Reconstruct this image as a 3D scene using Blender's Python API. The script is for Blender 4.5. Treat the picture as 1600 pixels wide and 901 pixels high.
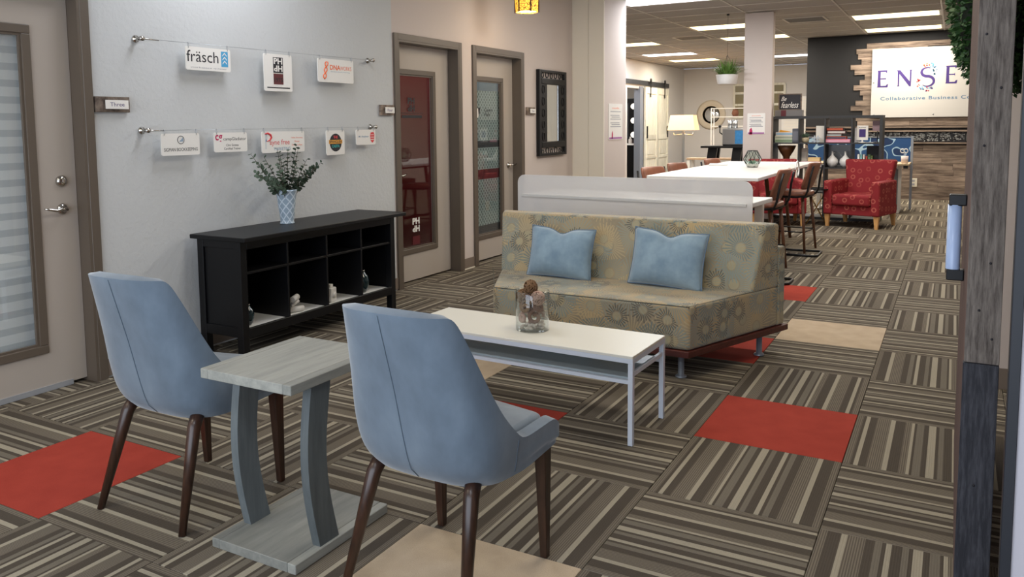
import bpy, bmesh, math, random
from mathutils import Vector, Matrix

for _o in list(bpy.data.objects):
    bpy.data.objects.remove(_o)
SC = bpy.context.scene
COL = SC.collection
random.seed(7)
R = math.radians
PI = math.pi

# ------------------------------------------------------------------ camera
cam_d = bpy.data.cameras.new('camera')
cam = bpy.data.objects.new('camera', cam_d)
COL.objects.link(cam)
YAW, PITCH, ROLL = 0.5094, -0.0921, -0.0094
fx = Vector((-math.sin(YAW) * math.cos(PITCH), math.cos(YAW) * math.cos(PITCH), math.sin(PITCH)))
rx = Vector((math.cos(YAW), math.sin(YAW), 0))
ux = rx.cross(fx)
rr = rx * math.cos(ROLL) + ux * math.sin(ROLL)
uu = -rx * math.sin(ROLL) + ux * math.cos(ROLL)
M = Matrix.Identity(4)
for i in range(3):
    M[i][0] = rr[i]; M[i][1] = uu[i]; M[i][2] = -fx[i]
M[0][3], M[1][3], M[2][3] = 0.3527, -2.8056, 1.37
cam.matrix_world = M
cam_d.sensor_width = 36
cam_d.lens = 1260.27 * 36 / 1600
cam_d.shift_x = (800 - 788.1) / 1600
cam_d.shift_y = (312.5 - 450.5) / 1600
cam_d.clip_start = 0.05
cam_d.clip_end = 100
SC.camera = cam

# ------------------------------------------------------------------ world, light, exposure
SC.view_settings.view_transform = 'Standard'
SC.view_settings.look = 'None'
SC.view_settings.gamma = 1
SC.view_settings.use_curve_mapping = False
SC.view_settings.exposure = 0.30
w = bpy.data.worlds.new('world')
SC.world = w
w.use_nodes = True
w.node_tree.nodes['Background'].inputs[0].default_value = (0.62, 0.76, 1.0, 1)
w.node_tree.nodes['Background'].inputs[1].default_value = 1.0


def area_light(name, loc, rot, sx, sy, power, color):
    l = bpy.data.lights.new(name, 'AREA')
    l.shape = 'RECTANGLE'; l.size = sx; l.size_y = sy
    l.energy = power; l.color = color
    o = bpy.data.objects.new(name, l)
    o.location = loc; o.rotation_euler = rot
    COL.objects.link(o)
    return o


# daylight of the storefront windows behind the camera
area_light('storefront_daylight', (-1.0, -4.35, 1.35), (R(90), 0, 0), 4.6, 2.2, 95, (0.82, 0.90, 1.0))
# warm / cool fluorescent troffers: the real diffusers emit, each builder adds its own lamp

# ------------------------------------------------------------------ helpers


def lin(c):
    return tuple(((v / 255) / 12.92 if v / 255 <= 0.04045 else ((v / 255 + 0.055) / 1.055) ** 2.4) for v in c) + (1,)


class NT:
    def __init__(s, m):
        s.t = m.node_tree; s.n = s.t.nodes; s.l = s.t.links

    def new(s, typ, **k):
        n = s.n.new(typ)
        for a, b in k.items():
            setattr(n, a, b)
        return n

    def put(s, sock, v):
        if hasattr(v, 'is_linked') or isinstance(v, bpy.types.NodeSocket):
            s.l.new(v, sock)
        else:
            sock.default_value = v

    def math(s, op, a, b=None, c=None, clamp=False):
        n = s.new('ShaderNodeMath', operation=op, use_clamp=clamp)
        s.put(n.inputs[0], a)
        if b is not None: s.put(n.inputs[1], b)
        if c is not None: s.put(n.inputs[2], c)
        return n.outputs[0]

    def vmath(s, op, a, b=None):
        n = s.new('ShaderNodeVectorMath', operation=op)
        s.put(n.inputs[0], a)
        if b is not None: s.put(n.inputs[1], b)
        return n.outputs['Value'] if op in ('LENGTH', 'DISTANCE', 'DOT_PRODUCT') else n.outputs[0]

    def mix(s, f, a, b, blend='MIX'):
        n = s.new('ShaderNodeMix', data_type='RGBA', blend_type=blend)
        s.put(n.inputs[0], f); s.put(n.inputs[6], a); s.put(n.inputs[7], b)
        return n.outputs[2]

    def coord(s, kind='Object'):
        return s.new('ShaderNodeTexCoord').outputs[kind]

    def sep(s, v):
        n = s.new('ShaderNodeSeparateXYZ'); s.put(n.inputs[0], v)
        return n.outputs

    def comb(s, x, y, z=0.0):
        n = s.new('ShaderNodeCombineXYZ')
        s.put(n.inputs[0], x); s.put(n.inputs[1], y); s.put(n.inputs[2], z)
        return n.outputs[0]

    def noise(s, vec, scale, detail=3, rough=0.5):
        n = s.new('ShaderNodeTexNoise')
        s.put(n.inputs['Vector'], vec)
        n.inputs['Scale'].default_value = scale
        n.inputs['Detail'].default_value = detail
        n.inputs['Roughness'].default_value = rough
        return n.outputs[0]

    def ramp(s, f, stops, interp='LINEAR'):
        n = s.new('ShaderNodeValToRGB')
        n.color_ramp.interpolation = interp
        e = n.color_ramp.elements
        while len(e) > len(stops): e.remove(e[-1])
        while len(e) < len(stops): e.new(1.0)
        for k, (p, c) in enumerate(stops):
            e[k].position = p
            e[k].color = c if len(c) == 4 else tuple(c) + (1,)
        s.put(n.inputs[0], f)
        return n.outputs[0]

    def scale(s, v, xyz):
        return s.vmath('MULTIPLY', v, xyz)

    def bump(s, h, strength, dist=0.01):
        n = s.new('ShaderNodeBump')
        n.inputs['Strength'].default_value = strength
        n.inputs['Distance'].default_value = dist
        s.put(n.inputs['Height'], h)
        s.l.new(n.outputs[0], s.n['Principled BSDF'].inputs['Normal'])


MATS = {}


def mat(name, color=(200, 200, 200), rough=0.5, metal=0.0, vary=0.0, vscale=8.0, bump=0.0, bscale=60.0,
        emit=None, estr=0.0, trans=0.0, coat=0.0, alpha=1.0, sheen=0.0, stretch=None, spec=None, fn=None):
    if name in MATS:
        return MATS[name]
    m = bpy.data.materials.new(name)
    m.use_nodes = True
    MATS[name] = m
    b = m.node_tree.nodes['Principled BSDF']
    c = lin(color) if len(color) == 3 and max(color) > 1 else color
    b.inputs['Base Color'].default_value = c
    b.inputs['Roughness'].default_value = rough
    b.inputs['Metallic'].default_value = metal
    b.inputs['Transmission Weight'].default_value = trans
    b.inputs['Coat Weight'].default_value = coat
    b.inputs['Alpha'].default_value = alpha
    b.inputs['Sheen Weight'].default_value = sheen
    if spec is not None: b.inputs['Specular IOR Level'].default_value = spec
    if emit:
        b.inputs['Emission Color'].default_value = lin(emit)
        b.inputs['Emission Strength'].default_value = estr
    nt = NT(m)
    co = None
    if vary or bump:
        co = nt.coord()
        if stretch: co = nt.scale(co, stretch)
    if vary:
        f = nt.noise(co, vscale, 4, 0.6)
        f = nt.math('MULTIPLY_ADD', f, 2 * vary, 1 - vary)
        x = nt.new('ShaderNodeVectorMath', operation='SCALE')
        x.inputs[0].default_value = c[:3]
        nt.l.new(f, x.inputs['Scale'])
        nt.l.new(x.outputs[0], b.inputs['Base Color'])
    if bump:
        nt.bump(nt.noise(co, bscale, 3), bump, 0.004)
    if fn: fn(nt, b)
    return m


def mesh_from(verts, faces, name='mesh', smooth=False):
    me = bpy.data.meshes.new(name)
    me.from_pydata([tuple(v) for v in verts], [], faces)
    me.update()
    if smooth:
        me.polygons.foreach_set('use_smooth', [True] * len(me.polygons))
    return me


class MB:
    """collects shapes into one bmesh"""

    def __init__(s):
        s.bm = bmesh.new()

    def box(s, x0, y0, z0, x1, y1, z1, bev=0.0, seg=2, mi=0, mtx=None):
        n0 = len(s.bm.verts)
        vs = [s.bm.verts.new(p) for p in
              [(x0, y0, z0), (x1, y0, z0), (x1, y1, z0), (x0, y1, z0), (x0, y0, z1), (x1, y0, z1), (x1, y1, z1), (x0, y1, z1)]]
        fs = [s.bm.faces.new([vs[i] for i in f]) for f in
              [(3, 2, 1, 0), (4, 5, 6, 7), (0, 1, 5, 4), (1, 2, 6, 5), (2, 3, 7, 6), (3, 0, 4, 7)]]
        for f in fs: f.material_index = mi
        if mtx is not None:
            for v in vs: v.co = mtx @ v.co
        if bev:
            es = list({e for f in fs for e in f.edges})
            bmesh.ops.bevel(s.bm, geom=es, offset=bev, segments=seg, affect='EDGES', profile=0.5, clamp_overlap=True)
        return s

    def prism(s, pts, z0, z1, bev=0.0, seg=2, mtx=None, mi=0):
        lo = [s.bm.verts.new((p[0], p[1], z0)) for p in pts]
        hi = [s.bm.verts.new((p[0], p[1], z1)) for p in pts]
        n = len(pts)
        fs = [s.bm.faces.new(list(reversed(lo))), s.bm.faces.new(hi)]
        for i in range(n):
            fs.append(s.bm.faces.new([lo[i], lo[(i + 1) % n], hi[(i + 1) % n], hi[i]]))
        for f in fs: f.material_index = mi
        if mtx is not None:
            for v in lo + hi: v.co = mtx @ v.co
        if bev:
            es = list({e for f in fs for e in f.edges})
            bmesh.ops.bevel(s.bm, geom=es, offset=bev, segments=seg, affect='EDGES', profile=0.5, clamp_overlap=True)
        return s

    def hexa(s, p, bev=0.0, seg=2):
        """p: 8 corners, bottom ring then top ring"""
        vs = [s.bm.verts.new(q) for q in p]
        fs = [s.bm.faces.new([vs[i] for i in f]) for f in
              [(3, 2, 1, 0), (4, 5, 6, 7), (0, 1, 5, 4), (1, 2, 6, 5), (2, 3, 7, 6), (3, 0, 4, 7)]]
        if bev:
            es = list({e for f in fs for e in f.edges})
            bmesh.ops.bevel(s.bm, geom=es, offset=bev, segments=seg, affect='EDGES', profile=0.5, clamp_overlap=True)
        return s

    def tube(s, pts, r, n=10, closed=False, caps=True):
        pts = [Vector(p) for p in pts]
        rs = r if isinstance(r, (list, tuple)) else [r] * len(pts)
        rings = []
        up = None
        m = len(pts)
        for i, p in enumerate(pts):
            if closed:
                d = (pts[(i + 1) % m] - pts[i - 1]).normalized()
            else:
                d = (pts[min(i + 1, m - 1)] - pts[max(i - 1, 0)]).normalized()
            if up is None:
                up = Vector((0, 0, 1)) if abs(d.z) < 0.9 else Vector((0, 1, 0))
            a = d.cross(up)
            if a.length < 1e-5: a = d.cross(Vector((1, 0, 0)))
            a.normalize()
            b = a.cross(d).normalized()
            up = b
            rings.append([s.bm.verts.new(p + (a * math.cos(2 * PI * k / n) + b * math.sin(2 * PI * k / n)) * rs[i]) for k in range(n)])
        for i in range(m if closed else m - 1):
            A, B = rings[i], rings[(i + 1) % m]
            for k in range(n):
                try: s.bm.faces.new([A[k], A[(k + 1) % n], B[(k + 1) % n], B[k]]).smooth = True
                except ValueError: pass
        if caps and not closed:
            s.bm.faces.new(list(reversed(rings[0]))); s.bm.faces.new(rings[-1])
        return s

    def lathe(s, prof, n=24, c=(0, 0, 0), cap=True, mtx=None, mi=0):
        rings = []
        for r, z in prof:
            if r < 1e-6:
                rings.append([s.bm.verts.new((c[0], c[1], c[2] + z))])
            else:
                rings.append([s.bm.verts.new((c[0] + r * math.cos(2 * PI * k / n), c[1] + r * math.sin(2 * PI * k / n), c[2] + z)) for k in range(n)])
        for A, B in zip(rings, rings[1:]):
            for k in range(n):
                if len(A) == 1 and len(B) == 1: continue
                if len(A) == 1: q = [A[0], B[(k + 1) % n], B[k]]
                elif len(B) == 1: q = [A[k], A[(k + 1) % n], B[0]]
                else: q = [A[k], A[(k + 1) % n], B[(k + 1) % n], B[k]]
                f = s.bm.faces.new(q); f.smooth = True; f.material_index = mi
        if cap:
            if len(rings[0]) > 1: s.bm.faces.new(list(reversed(rings[0])))
            if len(rings[-1]) > 1: s.bm.faces.new(rings[-1])
        if mtx is not None:
            for rg in rings:
                for v in rg: v.co = mtx @ v.co
        return s

    def ball(s, c, r, u=12, v=8, sc=(1, 1, 1), jit=0.0):
        mt = Matrix.Translation(c) @ Matrix.Diagonal((r * sc[0], r * sc[1], r * sc[2], 1))
        d = bmesh.ops.create_uvsphere(s.bm, u_segments=u, v_segments=v, radius=1, matrix=mt)
        for vv in d['verts']:
            if jit: vv.co += Vector((random.uniform(-1, 1), random.uniform(-1, 1), random.uniform(-1, 1))) * jit
            for f in vv.link_faces: f.smooth = True
        return s

    def quad(s, a, b, c, d, mi=0):
        f = s.bm.faces.new([s.bm.verts.new(p) for p in (a, b, c, d)])
        f.material_index = mi
        return s

    def mesh(s, name='mesh'):
        me = bpy.data.meshes.new(name)
        bmesh.ops.recalc_face_normals(s.bm, faces=s.bm.faces)
        s.bm.to_mesh(me); s.bm.free()
        return me


def box_uv(me):
    uv = me.uv_layers.new(name='UVMap')
    vs = me.vertices
    for p in me.polygons:
        n = p.normal
        ax = max(range(3), key=lambda i: abs(n[i]))
        for li in p.loop_indices:
            c = vs[me.loops[li].vertex_index].co
            uv.data[li].uv = (c.y + 3.3, c.z) if ax == 0 else ((c.x, c.z) if ax == 1 else (c.x, c.y + 7.1))


def add(name, me, m, parent=None, label=None, cat=None, group=None, kind=None, loc=None, rz=None, uv=False):
    if isinstance(me, MB): me = me.mesh(name)
    me.name = name
    if m is not None:
        for x in (m if isinstance(m, (list, tuple)) else [m]): me.materials.append(x)
    if uv: box_uv(me)
    o = bpy.data.objects.new(name, me)
    COL.objects.link(o)
    if parent is not None: o.parent = parent
    tag(o, label, cat, group, kind)
    if loc is not None: o.location = loc
    if rz is not None: o.rotation_euler = (0, 0, rz)
    return o


def tag(o, label=None, cat=None, group=None, kind=None):
    if label: o['label'] = label
    if cat: o['category'] = cat
    if group: o['group'] = group
    if kind: o['kind'] = kind
    return o


def thing(name, label, cat, loc=(0, 0, 0), rz=0.0, group=None):
    o = bpy.data.objects.new(name, None)
    o.empty_display_size = 0.1
    COL.objects.link(o)
    o.location = loc; o.rotation_euler = (0, 0, rz)
    return tag(o, label, cat, group)


def copy_tree(o, parent=None):
    c = o.copy(); COL.objects.link(c)
    if parent is not None: c.parent = parent
    for ch in list(o.children): copy_tree(ch, c)
    return c


def mods(o, subsurf=0, solid=None, off=-1):
    if solid:
        md = o.modifiers.new('solid', 'SOLIDIFY'); md.thickness = solid; md.offset = off; md.use_even_offset = True
    if subsurf:
        md = o.modifiers.new('sub', 'SUBSURF'); md.levels = subsurf; md.render_levels = subsurf
    return o


def text(parent, s, pos, size, m, right=(0, 1, 0), up=(0, 0, 1), name='lettering', width=None, align='CENTER',
         shear=0.0, bold=0.0, ext=0.0, spacing=1.0, label=None):
    """flat print: pos is the centre (or left middle) of the line, size its height, width its length"""
    cu = bpy.data.curves.new(name, 'FONT')
    cu.body = s
    cu.size = 1; cu.extrude = 0; cu.shear = shear; cu.offset = bold; cu.space_character = spacing
    cu.resolution_u = 3
    tmp = bpy.data.objects.new('tmp', cu)
    COL.objects.link(tmp)
    dg = bpy.context.evaluated_depsgraph_get()
    me = bpy.data.meshes.new_from_object(tmp.evaluated_get(dg))
    bpy.data.objects.remove(tmp); bpy.data.curves.remove(cu)
    if not me.vertices: return None
    xs = [v.co.x for v in me.vertices]; ys = [v.co.y for v in me.vertices]
    x0, x1, y0, y1 = min(xs), max(xs), min(ys), max(ys)
    sy = size / max(1e-6, (y1 - y0))
    sx = sy if width is None else width / max(1e-6, (x1 - x0))
    r = Vector(right).normalized(); u = Vector(up).normalized(); n = r.cross(u)
    cx = (x0 + x1) / 2 if align == 'CENTER' else x0
    cy = (y0 + y1) / 2
    P = Vector(pos)
    for v in me.vertices:
        v.co = P + r * (v.co.x - cx) * sx + u * (v.co.y - cy) * sy + n * ext
    me.materials.clear()
    return add(name, me, m, parent, label=label)


def plate(pts2, pos, right, up, thick=0.0):
    """filled polygon in the plane right/up"""
    r = Vector(right).normalized(); u = Vector(up).normalized()
    P = Vector(pos)
    return mesh_from([P + r * a + u * b for a, b in pts2], [list(range(len(pts2)))])


def rrect(w, h, r, seg=4):
    out = []
    for cx, cy, a0 in ((w / 2 - r, h / 2 - r, 0), (-w / 2 + r, h / 2 - r, 90), (-w / 2 + r, -h / 2 + r, 180), (w / 2 - r, -h / 2 + r, 270)):
        for k in range(seg + 1):
            a = R(a0 + 90 * k / seg)
            out.append((cx + r * math.cos(a), cy + r * math.sin(a)))
    return out


def disc(r, n=24, c=(0, 0)):
    return [(c[0] + r * math.cos(2 * PI * k / n), c[1] + r * math.sin(2 * PI * k / n)) for k in range(n)]


def basis(origin, right, up):
    r = Vector(right).normalized(); u = Vector(up).normalized(); n = r.cross(u)
    m = Matrix.Identity(4)
    for i in range(3):
        m[i][0] = r[i]; m[i][1] = u[i]; m[i][2] = n[i]; m[i][3] = origin[i]
    return m


# ------------------------------------------------------------------ materials
def f_knock(nt, b):
    co = nt.coord()
    a = nt.noise(co, 34, 3, 0.55)
    a = nt.ramp(a, [(0.42, (0, 0, 0)), (0.62, (1, 1, 1))])
    h = nt.math('MULTIPLY_ADD', nt.noise(co, 130, 2), 0.25, nt.sep(a)[0])
    nt.bump(h, 0.30, 0.003)


M_blue_wall = mat('blue_grey_wall_paint', (199, 200, 199), 0.85, fn=f_knock)
M_beige_wall = mat('beige_wall_paint', (205, 192, 184), 0.85, bump=0.06, bscale=120)
M_cream = mat('cream_column_paint', (232, 223, 206), 0.8)
M_trim = mat('taupe_door_frame_paint', (96, 85, 74), 0.42, bump=0.04, bscale=40)
M_leaf_paint = mat('greige_door_paint', (178, 167, 156), 0.5)
M_baseb = mat('brown_rubber_baseboard', (124, 110, 98), 0.6)
M_white = mat('white_lacquer', (232, 230, 226), 0.3)
M_chrome = mat('satin_nickel', (190, 186, 180), 0.18, metal=1.0)
M_steel = mat('brushed_steel', (165, 168, 172), 0.32, metal=1.0)
M_gold = mat('brass_rod', (196, 158, 96), 0.3, metal=1.0)
M_black = mat('black_painted_wood', (9, 9, 12), 0.42, vary=0.15, vscale=14, stretch=(1, 1, 4), spec=.35)
M_blackmetal = mat('black_metal', (22, 22, 24), 0.45, metal=0.3)
M_darkwall = mat('charcoal_wall_paint', (32, 32, 34), 0.9, bump=0.05)
M_accent = mat('black_brown_foil', (46, 47, 49), 0.5)
M_ink = mat('black_ink', (28, 26, 32), 0.6)
M_purple = mat('purple_ink', (62, 40, 112), 0.5)
M_skyblue = mat('sky_blue_ink', (70, 160, 205), 0.5)
M_steelblue = mat('steel_blue_ink', (110, 145, 175), 0.5)
M_orange = mat('orange_ink', (235, 108, 50), 0.5)
M_redink = mat('red_ink', (216, 62, 66), 0.5)
M_magenta = mat('crimson_ink', (190, 30, 90), 0.5)
M_maroon = mat('maroon_ink', (92, 22, 30), 0.5)
M_greyink = mat('grey_ink', (150, 150, 155), 0.6)
M_teal = mat('teal_ink', (50, 165, 160), 0.5)
M_yellow = mat('mustard_ink', (232, 165, 60), 0.5)
M_card = mat('white_sign_board', (235, 231, 224), 0.4)


def thin_glass(name, tint, op):
    m = bpy.data.materials.new(name); m.use_nodes = True
    nt = NT(m); nt.n.clear()
    out = nt.new('ShaderNodeOutputMaterial')
    tr = nt.new('ShaderNodeBsdfTransparent'); tr.inputs[0].default_value = lin(tint)
    gl = nt.new('ShaderNodeBsdfGlossy'); gl.inputs['Roughness'].default_value = .02
    fr = nt.new('ShaderNodeFresnel')
    nt.l.new(nt.math('MULTIPLY_ADD', nt.new('ShaderNodeNewGeometry').outputs['Backfacing'], 1 / 1.5 - 1.5, 1.5), fr.inputs['IOR'])
    mx = nt.new('ShaderNodeMixShader')
    nt.l.new(nt.math('MULTIPLY_ADD', fr.outputs[0], 1.0, op, clamp=True), mx.inputs[0])
    nt.l.new(tr.outputs[0], mx.inputs[1]); nt.l.new(gl.outputs[0], mx.inputs[2])
    nt.l.new(mx.outputs[0], out.inputs[0])
    MATS[name] = m
    return m


M_glass = thin_glass('clear_glass', (250, 252, 252), .03)
M_mirror = mat('mirror_silver', (235, 238, 240), 0.02, metal=1.0)


def f_velvet(nt, b):
    co = nt.coord()
    a = nt.noise(nt.scale(co, (1.0, 1.0, .55)), 6.5, 4, 0.62)
    f = nt.math('MULTIPLY_ADD', a, 1.0, 0.0)
    c = nt.ramp(f, [(0.25, lin((82, 95, 108))), (0.5, lin((97, 111, 125))), (0.75, lin((112, 126, 139)))])
    nt.l.new(c, b.inputs['Base Color'])
    b.inputs['Sheen Weight'].default_value = 0.55
    b.inputs['Sheen Roughness'].default_value = 0.4
    nt.bump(nt.noise(co, 500, 2), 0.12, 0.001)


M_velvet = mat('blue_grey_velvet', (120, 134, 146), 0.75, fn=f_velvet)
M_seam = mat('velvet_seam_thread', (92, 106, 120), 0.9)


def f_pillow(nt, b):
    co = nt.coord()
    a = nt.noise(co, 9.0, 3, 0.6)
    c = nt.ramp(a, [(0.3, lin((112, 136, 154))), (0.7, lin((142, 164, 178)))])
    nt.l.new(c, b.inputs['Base Color'])
    b.inputs['Sheen Weight'].default_value = 0.5
    nt.bump(nt.noise(co, 26, 3), 0.25, 0.006)


M_pillow = mat('powder_blue_velvet', (130, 160, 184), 0.8, fn=f_pillow)
M_piping = mat('dark_blue_piping', (98, 120, 140), 0.8)


def wood(name, c1, c2, scale=1.0, axis=2, rough=0.5, bump=0.1, contrast=(0.35, 0.65), rv=.2):
    def fn(nt, b):
        co = nt.coord()
        st = [9.0 * scale] * 3; st[axis] = 0.9 * scale
        rnd = nt.new('ShaderNodeObjectInfo').outputs['Random']
        off = nt.comb(nt.math('MULTIPLY', rnd, 17.0), nt.math('MULTIPLY', rnd, 31.0), nt.math('MULTIPLY', rnd, 11.0))
        v = nt.vmath('ADD', nt.scale(co, tuple(st)), off)
        a = nt.noise(v, 3.0, 6, 0.68)
        c = nt.ramp(a, [(contrast[0], lin(c1)), (contrast[1], lin(c2))])
        hue = nt.math('MULTIPLY_ADD', rnd, 2 * rv, 1 - rv)
        x = nt.new('ShaderNodeVectorMath', operation='SCALE')
        nt.l.new(c, x.inputs[0]); nt.l.new(hue, x.inputs['Scale'])
        nt.l.new(x.outputs[0], b.inputs['Base Color'])
        nt.bump(a, bump, 0.006)
    return mat(name, c1, rough, fn=fn)


M_walnut = wood('dark_walnut_leg', (38, 23, 16), (62, 39, 27), 2.0, 2, 0.32, 0.05)
M_stoolwood = wood('walnut_stool_wood', (88, 54, 34), (120, 78, 52), 2.0, 2, 0.4, 0.05)
M_birch = wood('light_birch_leg', (206, 152, 92), (222, 172, 112), 2.0, 2, 0.45, 0.03)
M_greywash = wood('grey_washed_wood', (120, 121, 115), (146, 145, 137), 1.2, 1, 0.55, 0.12, (0.3, 0.7))
M_greypaint = wood('grey_washed_leg_wood', (78, 84, 86), (100, 106, 107), 1.2, 2, 0.55, 0.12, (0.3, 0.7))
M_mahog = wood('mahogany_base_board', (62, 22, 16), (92, 36, 26), 2.0, 0, 0.4, 0.04)
M_barn_x = wood('weathered_barn_board', (74, 60, 52), (156, 138, 122), .7, 0, 0.85, 0.4, (0.34, 0.66), .30)
M_barn_z = wood('weathered_grey_post_board', (66, 58, 53), (128, 119, 111), 4.6, 2, 0.85, 0.6, (0.32, 0.68), .05)
M_barn_red = wood('weathered_reddish_board', (66, 44, 38), (106, 78, 70), 1.6, 2, 0.85, 0.4, (0.3, 0.72))
M_barn_navy = wood('worn_navy_painted_board', (28, 29, 36), (70, 70, 76), 4.4, 2, 0.7, 0.45, (0.42, 0.78))
M_whitewood = wood('distressed_white_wood', (196, 190, 168), (224, 220, 204), 1.2, 2, 0.7, 0.2)
M_liner = mat('white_marbled_shelf_liner', (242, 240, 236), 0.6, vary=0.08, vscale=12)


def f_leather(nt, b):
    co = nt.coord()
    a = nt.noise(co, 7, 4)
    nt.l.new(nt.ramp(a, [(0.3, lin((112, 66, 48))), (0.7, lin((160, 104, 80)))]), b.inputs['Base Color'])
    nt.bump(nt.noise(co, 90, 3), 0.2, 0.002)


M_leather = mat('cognac_leather', (150, 92, 68), 0.36, fn=f_leather)


def f_stripes(nt, b):
    co = nt.coord()
    x, y, z = nt.sep(co)
    u = nt.math('DIVIDE', nt.math('ADD', x, 0.3048), 0.6096)
    D, Mi, L, N = (80, 72, 63), (112, 104, 92), (156, 147, 129), (122, 113, 99)
    seq = [('R', .05), (D, .022), (L, .03), (D, .055), (N, .105), (L, .036), (D, .075), ('R', .05), (L, .02), (D, .02), (Mi, .052),
           (D, .038), (L, .05), (D, .022), (Mi, .036), (D, .058), (L, .034), (D, .018), (Mi, .04), (D, .055), ('R', .1), (L, .036),
           (D, .082), ('R', .05)]
    tot = sum(s[1] for s in seq)
    p = 0; cs = []; rs = []
    for c, wd in seq:
        cs.append((p, lin(N if c == 'R' else c)))
        if not rs or (rs[-1][1][0] == 1) != (c == 'R' or c == N): rs.append((p, (1, 1, 1) if (c == 'R' or c == N) else (0, 0, 0)))
        p += wd / tot
    col = nt.ramp(u, cs, 'CONSTANT')
    rib = nt.ramp(u, rs, 'CONSTANT')
    wv = nt.math('SINE', nt.math('MULTIPLY', u, 2 * PI * 78))
    dk = nt.mix(nt.math('MULTIPLY_ADD', wv, 0.5, 0.5, clamp=True), col, lin((78, 68, 60)))
    col = nt.mix(nt.math('MULTIPLY', nt.sep(rib)[0], 0.75), col, dk)
    fine = nt.noise(nt.scale(co, (1, 1, 1)), 420, 2, 0.7)
    big = nt.noise(nt.vmath('ADD', co, nt.new('ShaderNodeObjectInfo').outputs['Location']), 2.3, 3)
    g = nt.math('MULTIPLY_ADD', fine, 0.7, 0.66)
    g = nt.math('MULTIPLY', g, nt.math('MULTIPLY_ADD', big, 0.25, 0.87))
    x2 = nt.new('ShaderNodeVectorMath', operation='SCALE')
    nt.l.new(col, x2.inputs[0]); nt.l.new(g, x2.inputs['Scale'])
    nt.l.new(x2.outputs[0], b.inputs['Base Color'])
    h = nt.math('ADD', nt.math('MULTIPLY', wv, 0.4), fine)
    nt.bump(h, 0.35, 0.002)


M_stripes = mat('striped_brown_carpet', (110, 100, 88), 0.95, spec=0.1, fn=f_stripes)


def f_plain(c1, c2):
    def fn(nt, b):
        co = nt.coord()
        a = nt.math('ADD', nt.math('MULTIPLY', nt.noise(co, 380, 2, 0.7), 0.6), nt.math('MULTIPLY', nt.noise(co, 9, 3), 0.4))
        nt.l.new(nt.ramp(a, [(0.3, lin(c1)), (0.7, lin(c2))]), b.inputs['Base Color'])
        nt.bump(nt.noise(co, 400, 2), 0.35, 0.002)
    return fn


M_redcarpet = mat('red_carpet', (178, 60, 48), 0.95, spec=0.1, fn=f_plain((144, 54, 43), (170, 68, 55)))
M_beigecarpet = mat('beige_carpet', (190, 170, 145), 0.95, spec=0.1, fn=f_plain((168, 148, 124), (200, 180, 154)))
M_underlay = mat('dark_floor_underlay', (70, 62, 54), 0.95)


def flower(nt, uvv, scale, nrays, petal_r, core_r, seedofs=(0, 0, 0)):
    """sunburst flowers around scattered cell centres; returns (ray mask, core mask, cell colour)"""
    v = nt.vmath('ADD', nt.scale(uvv, (scale, scale, 0)), seedofs)
    vo = nt.new('ShaderNodeTexVoronoi', voronoi_dimensions='2D')
    vo.inputs['Scale'].default_value = 1.0
    vo.inputs['Randomness'].default_value = 0.62
    nt.l.new(v, vo.inputs['Vector'])
    d = nt.vmath('SUBTRACT', v, vo.outputs['Position'])
    dx, dy, dz = nt.sep(d)
    ang = nt.math('ARCTAN2', dy, dx)
    dist = vo.outputs['Distance']
    cr = nt.sep(vo.outputs['Color'])[0]
    ray = nt.math('SINE', nt.math('MULTIPLY_ADD', ang, nrays, nt.math('MULTIPLY', cr, 6)))
    ray = nt.math('GREATER_THAN', ray, nt.math('MULTIPLY_ADD', dist, 2.2, -0.75))
    ray = nt.math('MULTIPLY', ray, nt.math('GREATER_THAN', dist, core_r * 1.25))
    rr_ = nt.math('MULTIPLY_ADD', nt.math('SINE', nt.math('MULTIPLY', ang, nrays * 0.5)), 0.05, petal_r)
    ray = nt.math('MULTIPLY', ray, nt.math('LESS_THAN', dist, rr_))
    core = nt.math('LESS_THAN', dist, core_r)
    return ray, core, cr


def f_sofa(nt, b):
    uvv = nt.coord('UV')
    base = nt.ramp(nt.noise(uvv, 4.0, 3), [(0.35, lin((136, 124, 102))), (0.5, lin((154, 138, 110))), (0.65, lin((172, 146, 104)))])
    col = base
    for (sc, n, pr, cr_, ofs, th, tints, amt) in (
            (5.2, 34, .72, .15, (0.0, 0.0, 0), -1, [(0, lin((186, 162, 118))), (.3, lin((142, 146, 132))), (.55, lin((176, 158, 122))), (.75, lin((134, 140, 128)))], .8),
            (6.0, 28, .60, .15, (3.3, 5.2, 0), .40, [(0, lin((128, 140, 134))), (.6, lin((182, 158, 116))), (.8, lin((104, 120, 118)))], .85),
            (7.4, 24, .50, .16, (8.1, 1.7, 0), .66, [(0, lin((84, 82, 74)))], .8)):
        r_, c_, q_ = flower(nt, uvv, sc, n, pr, cr_, ofs)
        on = nt.math('GREATER_THAN', q_, th)
        # a thin dark outline of rays on top of a filled disc
        tint = nt.ramp(q_, tints, 'CONSTANT')
        col = nt.mix(nt.math('MULTIPLY', nt.math('MULTIPLY', r_, on), amt), col, tint)
        col = nt.mix(nt.math('MULTIPLY', nt.math('MULTIPLY', c_, on), .55), col, lin((168, 158, 126)))
    g = nt.math('MULTIPLY_ADD', nt.noise(uvv, 300, 2), 0.3, 0.85)
    x2 = nt.new('ShaderNodeVectorMath', operation='SCALE')
    nt.l.new(col, x2.inputs[0]); nt.l.new(g, x2.inputs['Scale'])
    nt.l.new(x2.outputs[0], b.inputs['Base Color'])
    nt.bump(nt.noise(uvv, 400, 2), 0.15, 0.001)


M_sofa = mat('sunburst_floral_upholstery', (145, 135, 110), 0.8, sheen=0.2, fn=f_sofa)


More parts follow.
